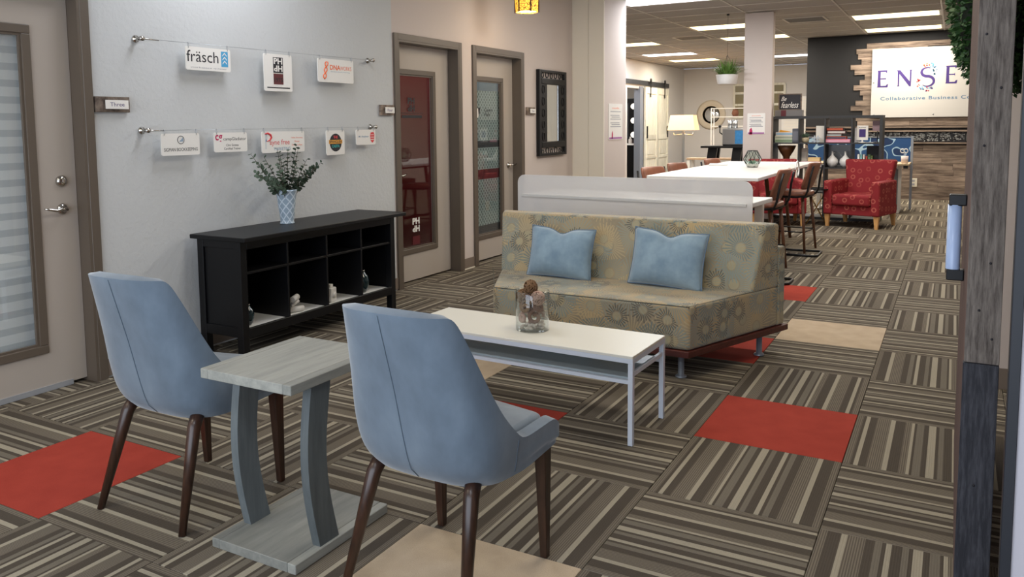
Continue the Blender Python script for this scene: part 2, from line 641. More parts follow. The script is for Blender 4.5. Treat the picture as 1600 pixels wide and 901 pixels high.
def f_rings(nt, b):
    uvv = nt.coord('UV')
    vo = nt.new('ShaderNodeTexVoronoi', voronoi_dimensions='2D')
    vo.inputs['Scale'].default_value = 8.6
    vo.inputs['Randomness'].default_value = 0.55
    nt.l.new(uvv, vo.inputs['Vector'])
    d = vo.outputs['Distance']
    ring = nt.math('MULTIPLY', nt.math('GREATER_THAN', d, 0.15), nt.math('LESS_THAN', d, 0.27))
    cr = nt.sep(vo.outputs['Color'])[0]
    col = nt.mix(nt.math('MULTIPLY', ring, nt.math('MULTIPLY_ADD', cr, 0.35, 0.2)), lin((134, 24, 32)), lin((206, 120, 100)))
    nt.l.new(col, b.inputs['Base Color'])
    nt.bump(nt.noise(uvv, 300, 2), 0.15, 0.001)


M_rings = mat('red_ring_pattern_upholstery', (140, 30, 36), 0.8, fn=f_rings)


def f_ceil(nt, b):
    co = nt.coord()
    a = nt.noise(co, 160, 3, 0.7)
    nt.l.new(nt.ramp(a, [(0.35, lin((150, 144, 138))), (0.6, lin((168, 162, 155)))]), b.inputs['Base Color'])


M_panel = mat('mineral_ceiling_panel', (165, 158, 150), 0.9, fn=f_ceil)
M_tgrid = mat('white_ceiling_grid', (196, 190, 182), 0.5)

# ------------------------------------------------------------------ setting
CEIL = 2.93
XW = -3.70


def structure(name, me, m, **k):
    return add(name, me, m, kind='structure', **k)


# floor: underlay, with every carpet tile its own piece
fl = structure('floor', MB().box(-6.8, -4.6, -0.12, 3.2, 20.4, -0.010), M_underlay)
T = 0.6096


def tile_mesh(m):
    me = MB().box(-T / 2 + .0012, -T / 2 + .0012, -0.010, T / 2 - .0012, T / 2 - .0012, 0.0, bev=0.0016, seg=1).mesh('carpet_tile')
    me.materials.append(m)
    return me


TM = {'s': tile_mesh(M_stripes), 'r': tile_mesh(M_redcarpet), 'b': tile_mesh(M_beigecarpet)}
RED = {(-1, 1), (-5, -2), (-3, 0), (-2, 3), (-2, 6)}
BEI = {(-1, 4), (-2, -2), (-4, 1)}
rnd = random.Random(3)
for i in range(-7, 2):
    for j in range(-4, 22):
        if i == -7 and j > 10: continue
        k = 'r' if (i, j) in RED else 'b' if (i, j) in BEI else 's'
        o = bpy.data.objects.new('carpet_tile', TM[k])
        COL.objects.link(o)
        o.parent = fl
        o.location = ((i + .5) * T, (j + .5) * T, 0)
        a = 90 if (i + j) % 2 == 0 else 0
        o.rotation_euler = (0, 0, R(a + (180 if rnd.random() < .4 else 0)))
        if k == 'r': o['label'] = 'plain red carpet tile'
        if k == 'b': o['label'] = 'plain beige carpet tile'
mb = MB()
for i in range(-11, 5):
    for j in range(-7, 34):
        if -7 <= i <= 1 and -4 <= j < 22 and not (i == -7 and j > 10): continue
        if i == -7 and j <= 10: continue
        cx, cy = (i + .5) * T, (j + .5) * T
        if cx < -3.7 and cy < 6.9 and i < -7: continue
        if cx > 3.1 or cy > 20.3: continue
        mb.box(cx - T / 2 + .001, cy - T / 2 + .001, -0.010, cx + T / 2 - .001, cy + T / 2 - .001, 0)
o = add('carpet_surround', mb, M_beigecarpet, fl, kind='stuff')
o.data.materials.clear(); o.data.materials.append(mat('far_brown_carpet', (112, 102, 90), 0.95, vary=.15, vscale=5))

# left wall with its door openings
H = CEIL
DO = [(-1.17, -0.13), (2.65, 3.585), (3.885, 4.83)]      # door openings in y
DT = 2.085


def wall_run(name, x0, x1, y0, y1, openings, m):
    b = MB(); y = y0
    for a, c in openings:
        if a > y: b.box(x0, y, 0, x1, a, H)
        b.box(x0, a, DT, x1, c, H)
        y = c
    if y < y1: b.box(x0, y, 0, x1, y1, H)
    return structure(name, b, m)


M_far_wall = mat('pale_grey_beige_paint', (204, 199, 192), 0.85, bump=0.05)
wall_run('wall_left', XW - .16, XW, -4.5, 2.585, [DO[0]], M_blue_wall)
wall_run('wall_left_far', XW - .16, XW, 2.585, 6.17, DO[1:], M_beige_wall)
# end pier beside the mirror
structure('wall_pier', MB().box(-3.86, 6.17, 0, -3.295, 6.89, H, bev=.004), M_beige_wall)
pr_ = structure('trim_1', MB().box(-3.70, 6.150, 0, -3.492, 6.168, H, bev=.003).box(-3.488, 6.146, 0, -3.291, 6.168, H, bev=.003), M_cream)
structure('wall_left_return', MB().box(-6.75, 6.73, 0, -3.87, 6.89, H), M_beige_wall)
# rooms behind the glass doors
M_redroom = mat('dark_red_room_wall', (122, 32, 38), 0.8)
M_greyroom = mat('grey_green_room_wall', (150, 165, 165), 0.8)
structure('wall_office_back', MB().box(-5.4, 2.3, 0, -5.32, 3.72, H), M_redroom)
structure('wall_office_side', MB().box(-5.32, 2.3, 0, -3.87, 2.36, H).box(-5.32, 3.70, 0, -3.87, 3.76, H), M_redroom)
structure('wall_office_back_2', MB().box(-5.4, 3.77, 0, -5.32, 5.2, H).box(-5.32, 5.14, 0, -3.87, 5.2, H), M_greyroom)
structure('wall_office_back_3', MB().box(-4.9, -2.0, 0, -4.82, .6, H).box(-4.82, -2.0, 0, -3.87, -1.94, H).box(-4.82, .54, 0, -3.87, .6, H), M_beige_wall)
# far room: barn door wall, back wall
BW = -6.52
structure('wall_barn_door', MB().box(BW - .12, 6.9, 0, BW, 15.55, H).box(BW - .12, 15.55, 2.25, BW, 16.45, H).box(BW - .12, 16.45, 0, BW, 20.15, H), M_far_wall)
structure('wall_back', MB().box(BW - .1, 20.15, 0, -1.9, 20.27, H), M_far_wall)
structure('wall_back_side', MB().box(-2.0, 13.36, 0, -1.88, 20.15, H), M_far_wall)
structure('wall_accent', MB().box(-2.105, 13.19, 0, 3.0, 13.35, H), M_darkwall)
structure('wall_right', MB().box(3.0, -4.5, 0, 3.12, 13.35, H), M_beige_wall)
structure('wall_right_pier', MB().box(.587, 1.97, 0, 2.99, 2.09, H), M_beige_wall)
structure('baseboard_right', MB().box(.587, 1.958, 0, 2.99, 1.969, .105), M_baseb)
# wall behind the camera, with the storefront opening
structure('wall_front', MB().box(-3.86, -4.62, 0, -3.35, -4.5, H).box(1.35, -4.62, 0, 3.1, -4.5, H).box(-3.35, -4.62, 2.5, 1.35, -4.5, H).box(-3.35, -4.62, 0, 1.35, -4.5, .2), M_beige_wall)
structure('window_1', MB().box(-3.35, -4.58, .2, -3.29, -4.52, 2.5).box(-1.03, -4.58, .2, -.97, -4.52, 2.5).box(1.29, -4.58, .2, 1.35, -4.52, 2.5), M_blackmetal)
# baseboards on the left wall
bb = MB()
for a, c in ((-4.5, -1.23), (-.08, 2.60), (3.64, 3.835), (4.88, 6.14)):
    bb.box(XW, a, 0.012, XW + .008, c, .105)
structure('baseboard_left', bb, M_baseb)
bb = MB()
for a, c in ((3.64, 3.835), (4.88, 6.14)):
    bb.box(XW, a, 0.0, XW + .012, c, .011)
structure('trim_2', bb, M_cream)

# ------------------------------------------------------------------ ceiling: grid, panels, lights
PX, PY, GX, GY = 1.2192, 0.655, -1.095, 10.895
XS = [GX + PX * k for k in range(-5, 4)]
YS = [GY + PY * k for k in range(-24, 15)]
structure('ceiling', MB().box(-6.8, -4.62, CEIL + .03, 3.15, 20.3, CEIL + .12), mat('ceiling_slab', (150, 145, 138), .9))
CE = bpy.data.objects['ceiling']
gb = MB()
for x in XS: gb.box(x - .012, -4.5, CEIL, x + .012, 20.15, CEIL + .028)
for y in YS:
    if -4.5 < y < 20.1: gb.box(-6.6, y - .012, CEIL + .001, 3.0, y + .012, CEIL + .028)
add('ceiling_grid', gb, M_tgrid, CE)
LIGHTS = {}   # (x index, y far index) -> colour
WARM, COOL = (255, 232, 176), (235, 240, 255)


def li(xi, yfar, c): LIGHTS[(xi, round((yfar - GY) / PY))] = c


li(-2, 7.62, COOL); li(-2, 10.895, WARM); li(0, 10.895, WARM); li(0, 12.86, WARM)
li(-4, 12.86, WARM); li(-2, 12.86, WARM); li(-4, 15.48, COOL); li(-4, 17.44, WARM); li(-2, 17.44, COOL)
li(0, 7.62, WARM); li(-1, 4.34, WARM); li(0, 4.34, COOL); li(-2, 1.07, COOL); li(0, 1.07, WARM); li(-2, -2.2, WARM); li(0, -2.2, COOL)
pm = MB().box(-PX / 2 + .013, -PY / 2 + .013, .006, PX / 2 - .013, PY / 2 - .013, .022, bev=.004, seg=1).mesh('ceiling_panel')
pm.materials.append(M_panel)
rest = MB()
VENT = {(-3, 1)}
for a in range(len(XS) - 1):
    for c in range(len(YS) - 1):
        xi, yi = a - 5, c - 24 + 1
        cx, cy = (XS[a] + XS[a + 1]) / 2, (YS[c] + YS[c + 1]) / 2
        if cy < -4.2 or cy > 19.9: continue
        if (xi, yi) in LIGHTS: continue
        if cy > 6.2 and -4.5 < cx - (0) < 1.2 or (cy > 11 and cx < -4):
            o = bpy.data.objects.new('ceiling_panel', pm)
            COL.objects.link(o); o.parent = CE
            o.location = (cx, cy, CEIL)
        else:
            rest.box(cx - PX / 2 + .013, cy - PY / 2 + .013, CEIL + .006, cx + PX / 2 - .013, cy + PY / 2 - .013, CEIL + .022)
add('ceiling_panel_field', rest, M_panel, CE, kind='stuff')

E_W = mat('warm_light_diffuser', (240, 240, 230), 0.5, emit=(255, 238, 178), estr=3.2)
E_C = mat('cool_light_diffuser', (240, 240, 240), 0.5, emit=(240, 243, 255), estr=3.6)
LLAB = {(-2, 7.62): 'long cool white ceiling light nearest the cream pier', (-2, 10.895): 'warm ceiling light cut by the poster column',
        (0, 10.895): 'warm ceiling light nearer the camera of the pair by the logo wall',
        (0, 12.86): 'warm ceiling light closest to the charcoal logo wall',
        (-4, 12.86): 'warm ceiling light just right of the pier, above the barn door',
        (-2, 12.86): 'warm ceiling light crossing behind the poster column', (-4, 15.48): 'cool white ceiling light over the floor lamp corner',
        (-4, 17.44): 'warm ceiling light farthest back over the floor lamp', (-2, 17.44): 'cool ceiling light at the charcoal wall edge behind the column'}
for (xi, yi), c in LIGHTS.items():
    x0 = GX + PX * xi; y1 = GY + PY * yi; y0 = y1 - PY
    cx, cy = x0 + PX / 2, (y0 + y1) / 2
    lab = 'recessed ceiling light panel outside the picture'
    for (a, b_), s in LLAB.items():
        if a == xi and round((b_ - GY) / PY) == yi: lab = s
    if (xi, yi) == (-2, -10): lab = 'ceiling light above the coffee seating, left side'
    if lab.startswith('recessed'):
        lab = 'recessed ceiling light over the %s, %s row' % ({-10: 'desk divider', -15: 'seating area', -20: 'front chairs', -5: 'bar table'}.get(yi, 'entry'), 'left' if xi < 0 else 'right')
    t = thing('ceiling_light', lab, 'ceiling light', (cx, cy, CEIL), 0, 'fluorescent ceiling lights')
    hx, hy = PX / 2 - .012, PY / 2 - .012
    f = MB()
    f.box(-hx, -hy, .0, hx, -hy + .03, .02).box(-hx, hy - .03, .0, hx, hy, .02).box(-hx, -hy + .03, 0, -hx + .03, hy - .03, .02).box(hx - .03, -hy + .03, 0, hx, hy - .03, .02)
    add('frame', f, M_tgrid, t)
    add('diffuser', MB().box(-hx + .03, -hy + .03, .004, hx - .03, hy - .03, .012), E_W if c == WARM else E_C, t)
    pw = 46 if cy > 9 else 42 if cy > 6 else 24 if cy > 2 else 12
    area_light('troffer_lamp', (cx, cy, CEIL - .012), (0, 0, 0), hx * 1.9, hy * 1.9, pw,
               (1.0, .92, .82) if c == WARM else (.88, .93, 1.0))
# vents
for cx, cy, s in ((-3.9, 11.9, 'between the fluorescent lights'), (-1.7, 10.3, 'between the column and the logo wall lights')):
    t = thing('ceiling_vent', 'grey slatted ceiling vent ' + s, 'vent', (cx, cy, CEIL), 0)
    add('frame', MB().box(-.3, -.3, -.008, .3, -.27, .004).box(-.3, .27, -.008, .3, .3, .004).box(-.3, -.27, -.008, -.27, .27, .004).box(.27, -.27, -.008, .3, .27, .004), M_tgrid, t)
    for k in range(9): add('slat', MB().box(-.27, -.26 + k * .058, -.006, .27, -.235 + k * .058, .003), mat('vent_grey', (120, 116, 112), .6), t)

# column by the bar table
structure('column', MB().box(-2.335, 9.10, 0, -1.94, 9.24, H, bev=.004), M_beige_wall)

# ------------------------------------------------------------------ doors on the left wall


def lever(parent, y, z, dirn, x=0.0, name='door_handle'):
    b = MB()
    b.lathe([(0.0, 0), (.028, 0), (.030, .006), (.024, .014), (.011, .018), (.010, .045), (0, .047)], 20, mtx=basis((x, y, z), (0, 1, 0), (0, 0, 1)))
    b.tube([(x + .045, y, z), (x + .05, y + .03 * dirn, z + .004), (x + .052, y + .06 * dirn, z - .002), (x + .050, y + .095 * dirn, z + .006), (x + .046, y + .118 * dirn, z + .012)],
           [.010, .0095, .008, .007, .005], 10)
    return add(name, b, M_chrome, parent)


def glass_door(n, oy0, oy1, gl0, gl1, gz0, gz1, hy, hdir, recess=.095, label=None):
    """oy: opening; gl, gz: outer edge of the lite frame"""
    # casing
    cw = .052
    tr = MB()
    xo, xi = XW + .018, XW - .002
    tr.box(xi, oy0 - cw, 0, xo, oy0, DT + cw, bev=.002, seg=1).box(xi, oy1, 0, xo, oy1 + cw, DT + cw, bev=.002, seg=1).box(xi, oy0, DT, xo, oy1, DT + cw, bev=.002, seg=1)
    # jamb lining
    tr.box(XW - .15, oy0, 0, XW + .016, oy0 + .016, DT).box(XW - .15, oy1 - .016, 0, XW + .016, oy1, DT).box(XW - .15, oy0 + .016, DT - .016, XW + .016, oy1 - .016, DT)
    d = structure('door_%d' % n, tr, M_trim)
    L0, L1 = oy0 + .018, oy1 - .018
    xf = XW - recess
    xb = xf - .044
    z0, z1 = .018, DT - .018
    lf = MB()
    lf.box(xb, L0, z0, xf, gl0 + .02, z1).box(xb, gl1 - .02, z0, xf, L1, z1).box(xb, gl0 + .02, z0, xf, gl1 - .02, gz0 + .02).box(xb, gl0 + .02, gz1 - .02, xf, gl1 - .02, z1)
    leaf = add('leaf', lf, M_leaf_paint, d)
    fr = MB()
    q = .045
    for a0, b0, a1, b1 in ((gl0, gz0, gl1, gz0 + q), (gl0, gz1 - q, gl1, gz1), (gl0, gz0 + q, gl0 + q, gz1 - q), (gl1 - q, gz0 + q, gl1, gz1 - q)):
        fr.box(xf - .003, a0, b0, xf + .012, a1, b1, bev=.004, seg=2)
    for a0, b0, a1, b1 in ((gl0 + q, gz0 + q, gl1 - q, gz0 + q + .012), (gl0 + q, gz1 - q - .012, gl1 - q, gz1 - q), (gl0 + q, gz0 + q + .012, gl0 + q + .012, gz1 - q - .012), (gl1 - q - .012, gz0 + q + .012, gl1 - q, gz1 - q - .012)):
        fr.box(xf - .012, a0, b0, xf + .004, a1, b1)
    add('glazing_frame', fr, M_trim, d)
    add('glass_pane', MB().box(xf - .022, gl0 + .03, gz0 + .03, xf - .016, gl1 - .03, gz1 - .03), M_glass, d)
    h = lever(d, hy, .952, hdir, xf)
    return d, xf, (gl0 + q, gl1 - q, gz0 + q, gz1 - q)


# door 3 (left edge of the picture) with zebra blind behind the glass
d3, xf, g = glass_door(1, DO[0][0], DO[0][1], -0.98, -0.355, .205, 1.90, -.235, -1, recess=.07)
b = MB().lathe([(0, 0), (.030, 0), (.031, .008), (.024, .018), (.016, .022), (0, .022)], 20, mtx=basis((xf, -.232, 1.10), (0, 1, 0), (0, 0, 1)))
b.box(xf + .02, -.235, 1.09, xf + .026, -.229, 1.11)
add('deadbolt', b, M_chrome, d3)
add('door_sweep', MB().box(xf - .04, DO[0][0] + .02, .002, xf + .006, DO[0][1] - .10, .03), mat('aluminium_sweep', (176, 178, 182), .4, metal=.4), d3)
bl = add('blind', MB().box(xf - .085, -.95, 1.84, xf - .05, -.37, 1.90), M_white, d3)
M_bl1 = mat('white_blind_fabric', (232, 232, 232), 0.8)
M_bl2 = mat('sheer_blind_fabric', (200, 203, 206), 0.8)
zz = 1.84; k = 0
while zz > .24:
    hgt = .048 if k % 2 == 0 else .036
    add('slat', MB().box(xf - .062 if k % 2 == 0 else xf - .066, -.95, zz - hgt, xf - .058, -.37, zz), M_bl1 if k % 2 == 0 else M_bl2, bl)
    zz -= hgt; k += 1

# door 4: dark red office behind the glass
d4, xf, g = glass_door(2, DO[1][0], DO[1][1], 2.735, 3.34, .255, 1.86, 2.70, 1)
LX = xf - .013
ydir, zdir = (0, 1, 0), (0, 0, 1)


def ph_logo(parent, yc, zc, s, m, mt2=None):
    text(parent, 'PH', (LX, yc, zc + s * .27), s * .46, m, ydir, zdir, width=s * .86, bold=.05)
    text(parent, 'HP', (LX, yc, zc - s * .27), s * .46, m, (0, -1, 0), (0, 0, -1), width=s * .86, bold=.05)


ph_logo(d4, 3.03, .50, .125, M_card)
add('lettering', plate([(-.055, -.045), (.055, -.045), (.055, .03), (-.055, .03)], (LX, 3.03, .37), ydir, zdir), M_maroon, d4)
ph_logo(d4, 2.99, 1.56, .12, M_ink)
add('lettering', plate([(-.15, -.012), (.15, -.012), (.15, .012), (-.15, .012)], (LX, 3.0, 1.455), ydir, zdir), M_ink, d4)
add('lettering', plate([(-.16, -.002), (.16, -.002), (.16, .002), (-.16, .002)], (LX, 3.0, 1.485), ydir, zdir), M_ink, d4)
area_light('office_fill_light', (-4.5, 3.03, 2.85), (0, 0, 0), .5, .5, 9, (1, .86, .74))  # unseen fill light, added to brighten the red office behind the glass
area_light('office_fill_light', (-4.5, 4.45, 2.85), (0, 0, 0), .5, .5, 10, (.95, .97, 1))  # another added fill without a fixture, for the office behind the film
# furniture seen in the dark red office
t = thing('office_cabinet', 'dark reddish cabinet inside the red office behind the glass door', 'cabinet', (-5.1, 3.0, 0))
add('body', MB().box(-.18, -.5, 0, .18, .5, .98, bev=.01), mat('reddish_brown_cabinet', (110, 52, 46), .5), t)
for s in (-.25, .25):
    add('door', MB().box(.182, s - .24, .05, .196, s + .24, .95, bev=.004), mat('reddish_brown_cabinet', (110, 52, 46), .5), t)
    add('knob', MB().ball((.21, s * .2, .75), .016), M_blackmetal, t)
t = thing('office_screen', 'computer monitor glimpsed through the red office door', 'monitor', (-4.98, 3.15, .98))
add('screen', MB().box(-.02, -.25, .12, .02, .25, .42, bev=.006), mat('monitor_grey', (90, 100, 118), .3), t)
add('stand', MB().box(-.06, -.08, 0, .06, .08, .012).box(-.012, -.03, .012, .012, .03, .14), M_blackmetal, t)

# door 5: patterned privacy film bands
d5, xf, g = glass_door(3, DO[2][0], DO[2][1], 3.965, 4.60, .225, 1.86, 4.70, 1)


def f_film(nt, b):
    co = nt.coord()
    x, y, z = nt.sep(co)
    v = nt.comb(nt.math('MULTIPLY', y, 21.0), nt.math('MULTIPLY', z, 21.0))
    vo = nt.new('ShaderNodeTexVoronoi', voronoi_dimensions='2D')
    vo.inputs['Scale'].default_value = 1.0; vo.inputs['Randomness'].default_value = 0.0
    # staggered lattice: rotate 45 degrees
    a = nt.math('ADD', nt.math('MULTIPLY', y, 19.0), nt.math('MULTIPLY', z, 19.0))
    c = nt.math('SUBTRACT', nt.math('MULTIPLY', y, 19.0), nt.math('MULTIPLY', z, 19.0))
    nt.l.new(nt.comb(a, c), vo.inputs['Vector'])
    dot = nt.math('LESS_THAN', vo.outputs['Distance'], 0.34)
    nt.l.new(nt.mix(dot, lin((160, 174, 172)), lin((98, 112, 112))), b.inputs['Base Color'])


M_film = mat('frosted_dot_film', (140, 160, 158), 0.35, fn=f_film)
for z0, z1 in ((.36, .83), (.93, 1.15), (1.22, 1.72)):
    add('privacy_film', MB().box(xf - .030, g[0] - .01, z0, xf - .024, g[1] + .01, z1), M_film, d5, label='frosted privacy film with a grid of dots')
add('film_band', MB().box(xf - .030, g[0] - .01, .83, xf - .024, g[1] + .01, .93), M_maroon, d5)
add('film_band', MB().box(xf - .030, g[0] - .01, .27, xf - .024, g[1] + .01, .36).box(xf - .030, g[0] - .01, 1.15, xf - .024, g[1] + .01, 1.22), mat('dark_smoke_band', (58, 60, 64), .4), d5)
text(d5, 'Comm', (xf - .012, 4.33, 1.53), .035, M_ink, ydir, zdir, width=.16)
text(d5, 'High', (xf - .012, 4.30, 1.48), .035, M_ink, ydir, zdir, width=.12)
add('lettering', plate([(-.04, -.05), (.0, -.05), (.04, .05), (-.02, .04)], (xf - .012, 4.12, 1.50), ydir, zdir), M_card, d5)
add('lettering', plate([(.01, -.03), (.03, -.01), (.045, .05), (.0, .05)], (xf - .0118, 4.12, 1.50), ydir, zdir), M_ink, d5)

# ------------------------------------------------------------------ things on the left wall


def name_plate(s, y0, y1, z0, z1, lab, txt_w):
    yc, zc = (y0 + y1) / 2, (z0 + z1) / 2
    t = thing('room_sign', lab, 'sign', (XW, yc, zc), 0)
    w, h = y1 - y0, z1 - z0
    add('backing_board', MB().box(.001, -w / 2, -h / 2, .022, w / 2, h / 2, bev=.002, seg=1), M_barn_x, t)
    add('name_card', MB().box(.034, -w * .27, -h * .30, .038, w * .41, h * .28, bev=.001, seg=1), M_card, t)
    add('spacer', MB().box(.022, -w * .1, -h * .1, .034, w * .2, h * .1), M_blackmetal, t)
    text(t, s, (.0385, w * .07, 0), h * .26, M_purple, ydir, zdir, width=w * txt_w)


name_plate('Three', -.070, .135, 1.463, 1.547, 'small wooden plaque reading Three beside the left door', .42)
name_plate('Four', 2.395, 2.572, 1.462, 1.545, 'small wooden plaque reading Four beside the red office door', .38)
name_plate('Five', 4.935, 5.125, 1.485, 1.565, 'small wooden plaque with white card left of the black mirror', .30)

SX = XW + .058


def cable(y0, z0, y1, z1, lab):
    t = thing('display_cable', lab, 'cable', (XW, (y0 + y1) / 2, (z0 + z1) / 2), 0, 'wall display cables')
    yc, zc = (y0 + y1) / 2, (z0 + z1) / 2
    for y, z, s in ((y0, z0, 1), (y1, z1, -1)):
        b = MB().lathe([(0, 0), (.021, 0), (.022, .004), (.020, .010), (.011, .014), (.010, .048), (.014, .050), (.014, .066), (0, .068)], 20, mtx=basis((0.0005, y - yc, z - zc), (0, 1, 0), (0, 0, 1)))
        b.tube([(.058, y - yc - .02 * s, z - zc), (.058, y - yc + (.11 if s > 0 else .055) * s, z - zc - .002)], .004, 8)
        add('standoff', b, M_chrome, t)
    add('wire', MB().tube([(.058, y0 - yc, z0 - zc), (.058, 0, -.001), (.058, y1 - yc, z1 - zc)], .0013, 6), M_steel, t)
    return t


CA = (.205, 1.874, 2.262, 1.886)
CB = (.215, 1.361, 2.275, 1.369)
cable(*CA, 'upper wall cable holding three hanging signs')
cable(*CB, 'lower wall cable holding five hanging signs')


def cz(c, y): return c[1] + (c[3] - c[1]) * (y - c[0]) / (c[2] - c[0])


def hung_sign(y0, y1, h, cab, lab, r=.012, gap=.020):
    w = y1 - y0
    yc = (y0 + y1) / 2
    yc += -.042 + .009 * yc
    za = cz(cab, yc)
    t = thing('hanging_sign', lab, 'sign', (SX, yc, za - gap - h / 2), 0, 'business signs on the wall cables')
    b = MB().prism(rrect(w, h, r), -.003, .003, mtx=basis((0, 0, 0), ydir, zdir))
    add('board', b, M_card, t)
    for s in (-1, 1):
        yy = s * (w / 2 - .022)
        zt = cz(cab, yc + yy) - (za - gap - h / 2)
        b = MB().tube([(0, yy, zt + .004), (.004, yy, zt), (.0055, yy + .002, zt - .012), (.0055, yy - .003, h / 2 - .010), (-.0045, yy, h / 2 - .008), (-.0045, yy, zt - .006), (0, yy, zt + .004)], .0016, 6)
        add('clip', b, M_steel, t)
    return t, w, h


F = .0036
# fräsch
t, w, h = hung_sign(.530, .868, .138, CA, 'white sign reading fräsch with a sky blue square of chevrons')
text(t, 'fräsch', (F, -.045, .014), .068, M_ink, width=w * .70)
text(t, 'workspace quieter', (F, 0, -.053), .011, M_greyink, width=w * .82)
add('blue_square', plate([(-.027, -.047), (.027, -.047), (.027, .047), (-.027, .047)], (F, w * .36, .008), ydir, zdir), M_skyblue, t)
for k in range(3):
    z = -.018 + k * .024
    add('chevron', plate([(-.017, z - .008), (0, z + .009), (.017, z - .008), (.017, z), (0, z + .017), (-.017, z)], (F + .0005, w * .36, .002), ydir, zdir), M_card, t)
# PH 1975
t, w, h = hung_sign(1.142, 1.400, .246, CA, 'tall white sign with a black and maroon square logo')
add('logo_block', plate([(-.045, -.052), (.045, -.052), (.045, .052), (-.045, .052)], (F, 0, .050), ydir, zdir), M_ink, t)
text(t, 'PH', (F + .0005, 0, .077), .040, M_card, width=.078, bold=.03)
text(t, 'HP', (F + .0005, 0, .028), .040, M_card, (0, -1, 0), (0, 0, -1), width=.078, bold=.03)
add('logo_block', plate([(-.045, -.036), (.045, -.036), (.045, .036), (-.045, .036)], (F, 0, -.042), ydir, zdir), M_maroon, t)
text(t, '1975', (F + .0005, 0, -.048), .030, M_ink, width=.078, bold=.02)
text(t, 'reading since', (F, 0, -.088), .006, M_greyink, width=.06)
add('rule', plate([(-.105, -.004), (.105, -.004), (.105, .004), (-.105, .004)], (F, 0, -.100), ydir, zdir), M_ink, t)
# DNA works
t, w, h = hung_sign(1.655, 2.045, .168, CA, 'white sign reading DNA WORKS in orange')
text(t, 'DNA', (F, -.01, .025), .036, M_orange, width=.115, bold=.03)
text(t, 'WORKS', (F, .108, .023), .029, M_orange, width=.125)
text(t, 'customized training', (F, .045, -.006), .009, M_steelblue, width=.21)
for s in (-1, 1):
    pts = [(s * .016 * math.sin(k * .9), -.062 + k * .0125) for k in range(11)]
    b = MB().tube([(F, -.130 + p[0] + k * .003, p[1]) for k, p in enumerate(pts)], .0042, 6)
    add('helix', b, M_orange, t)
# second row
t, w, h = hung_sign(.335, .605, .128, CB, 'white sign reading SIGMAN BOOKKEEPING under a round emblem')
text(t, 'SIGMAN BOOKKEEPING', (F, 0, -.030), .020, M_ink, width=w * .88)
b = MB().tube([(F, .023 * math.cos(a * PI / 10), .026 + .023 * math.sin(a * PI / 10)) for a in range(20)], .0016, 6, closed=True)
add('emblem_ring', b, M_ink, t)
for k in range(4):
    add('emblem_bar', plate([(-.011 + k * .007, -.010), (-.006 + k * .007, -.010), (-.006 + k * .007, -.004 + k * .0055), (-.011 + k * .007, -.008 + k * .0055)], (F, 0, .026), ydir, zdir), M_steelblue, t)
t, w, h = hung_sign(.712, .978, .122, CB, 'white sign reading campGladiator with a crimson cg')
text(t, 'cg', (F, -.096, .022), .050, M_magenta, width=.056, bold=.02)
text(t, 'campGladiator', (F, .032, .018), .025, M_ink, width=.185)
text(t, 'Clint Grimes', (F, .01, -.018), .014, M_ink, width=.10)
text(t, 'Certified Trainer', (F, .01, -.040), .014, M_ink, width=.135)
t, w, h = hung_sign(1.100, 1.500, .142, CB, 'wide white sign reading Payne free MARKETING')
text(t, 'P', (F, -.160, .010), .110, M_steelblue, width=.014, bold=.0)
b = MB().tube([(F, -.172 + .0, .055), (F, -.145, .060), (F, -.120, .048), (F, -.115, .030), (F, -.130, .012), (F, -.155, .006)], [.003, .006, .007, .007, .005, .002], 8)
add('curl', b, M_redink, t)
text(t, 'ayne free', (F, -.038, -.006), .046, M_redink, width=.185)
text(t, 'MARKETING', (F, -.015, -.046), .021, M_steelblue, width=.150)
for k, s in enumerate(('Helen Shunning', 'Owner', 'Dreams in Hand')):
    text(t, s, (F, .125, .026 - k * .024), .012, M_orange, width=(.11, .05, .10)[k])
t, w, h = hung_sign(1.722, 1.922, .180, CB, 'nearly square white sign with a black round badge reading THE SPANGLISH CASITA')
add('badge', plate(disc(.066), (F, 0, 0), ydir, zdir), M_ink, t)
text(t, 'THE', (F + .0005, 0, .040), .020, M_redink, width=.045, bold=.03)
add('banner', plate([(-.074, -.014), (.074, -.014), (.074, .014), (-.074, .014)], (F + .0004, 0, .006), ydir, zdir), M_yellow, t)
text(t, 'SPANGLISH', (F + .0008, 0, .006), .019, M_ink, width=.135, bold=.02)
text(t, 'CASITA', (F + .0005, 0, -.026), .021, M_teal, width=.085, bold=.03)
t, w, h = hung_sign(2.055, 2.290, .116, CB, 'small white sign with blue script and a red emblem at the row end')
text(t, 'Mr. Handyman', (F, -.03, .004), .018, M_steelblue, width=.12, shear=.3, bold=.01)
add('emblem', plate([(-.022, -.03), (.0, -.045), (.02, -.028), (.026, .02), (.015, .04), (-.02, .036), (-.028, .01)], (F, .078, 0), ydir, zdir), M_redink, t)
for k in range(3):
    add('emblem_stripe', plate([(-.02, -.003), (.018, -.003), (.018, .002), (-.02, .002)], (F + .0005, .078, -.018 + k * .018), ydir, zdir), M_card, t)

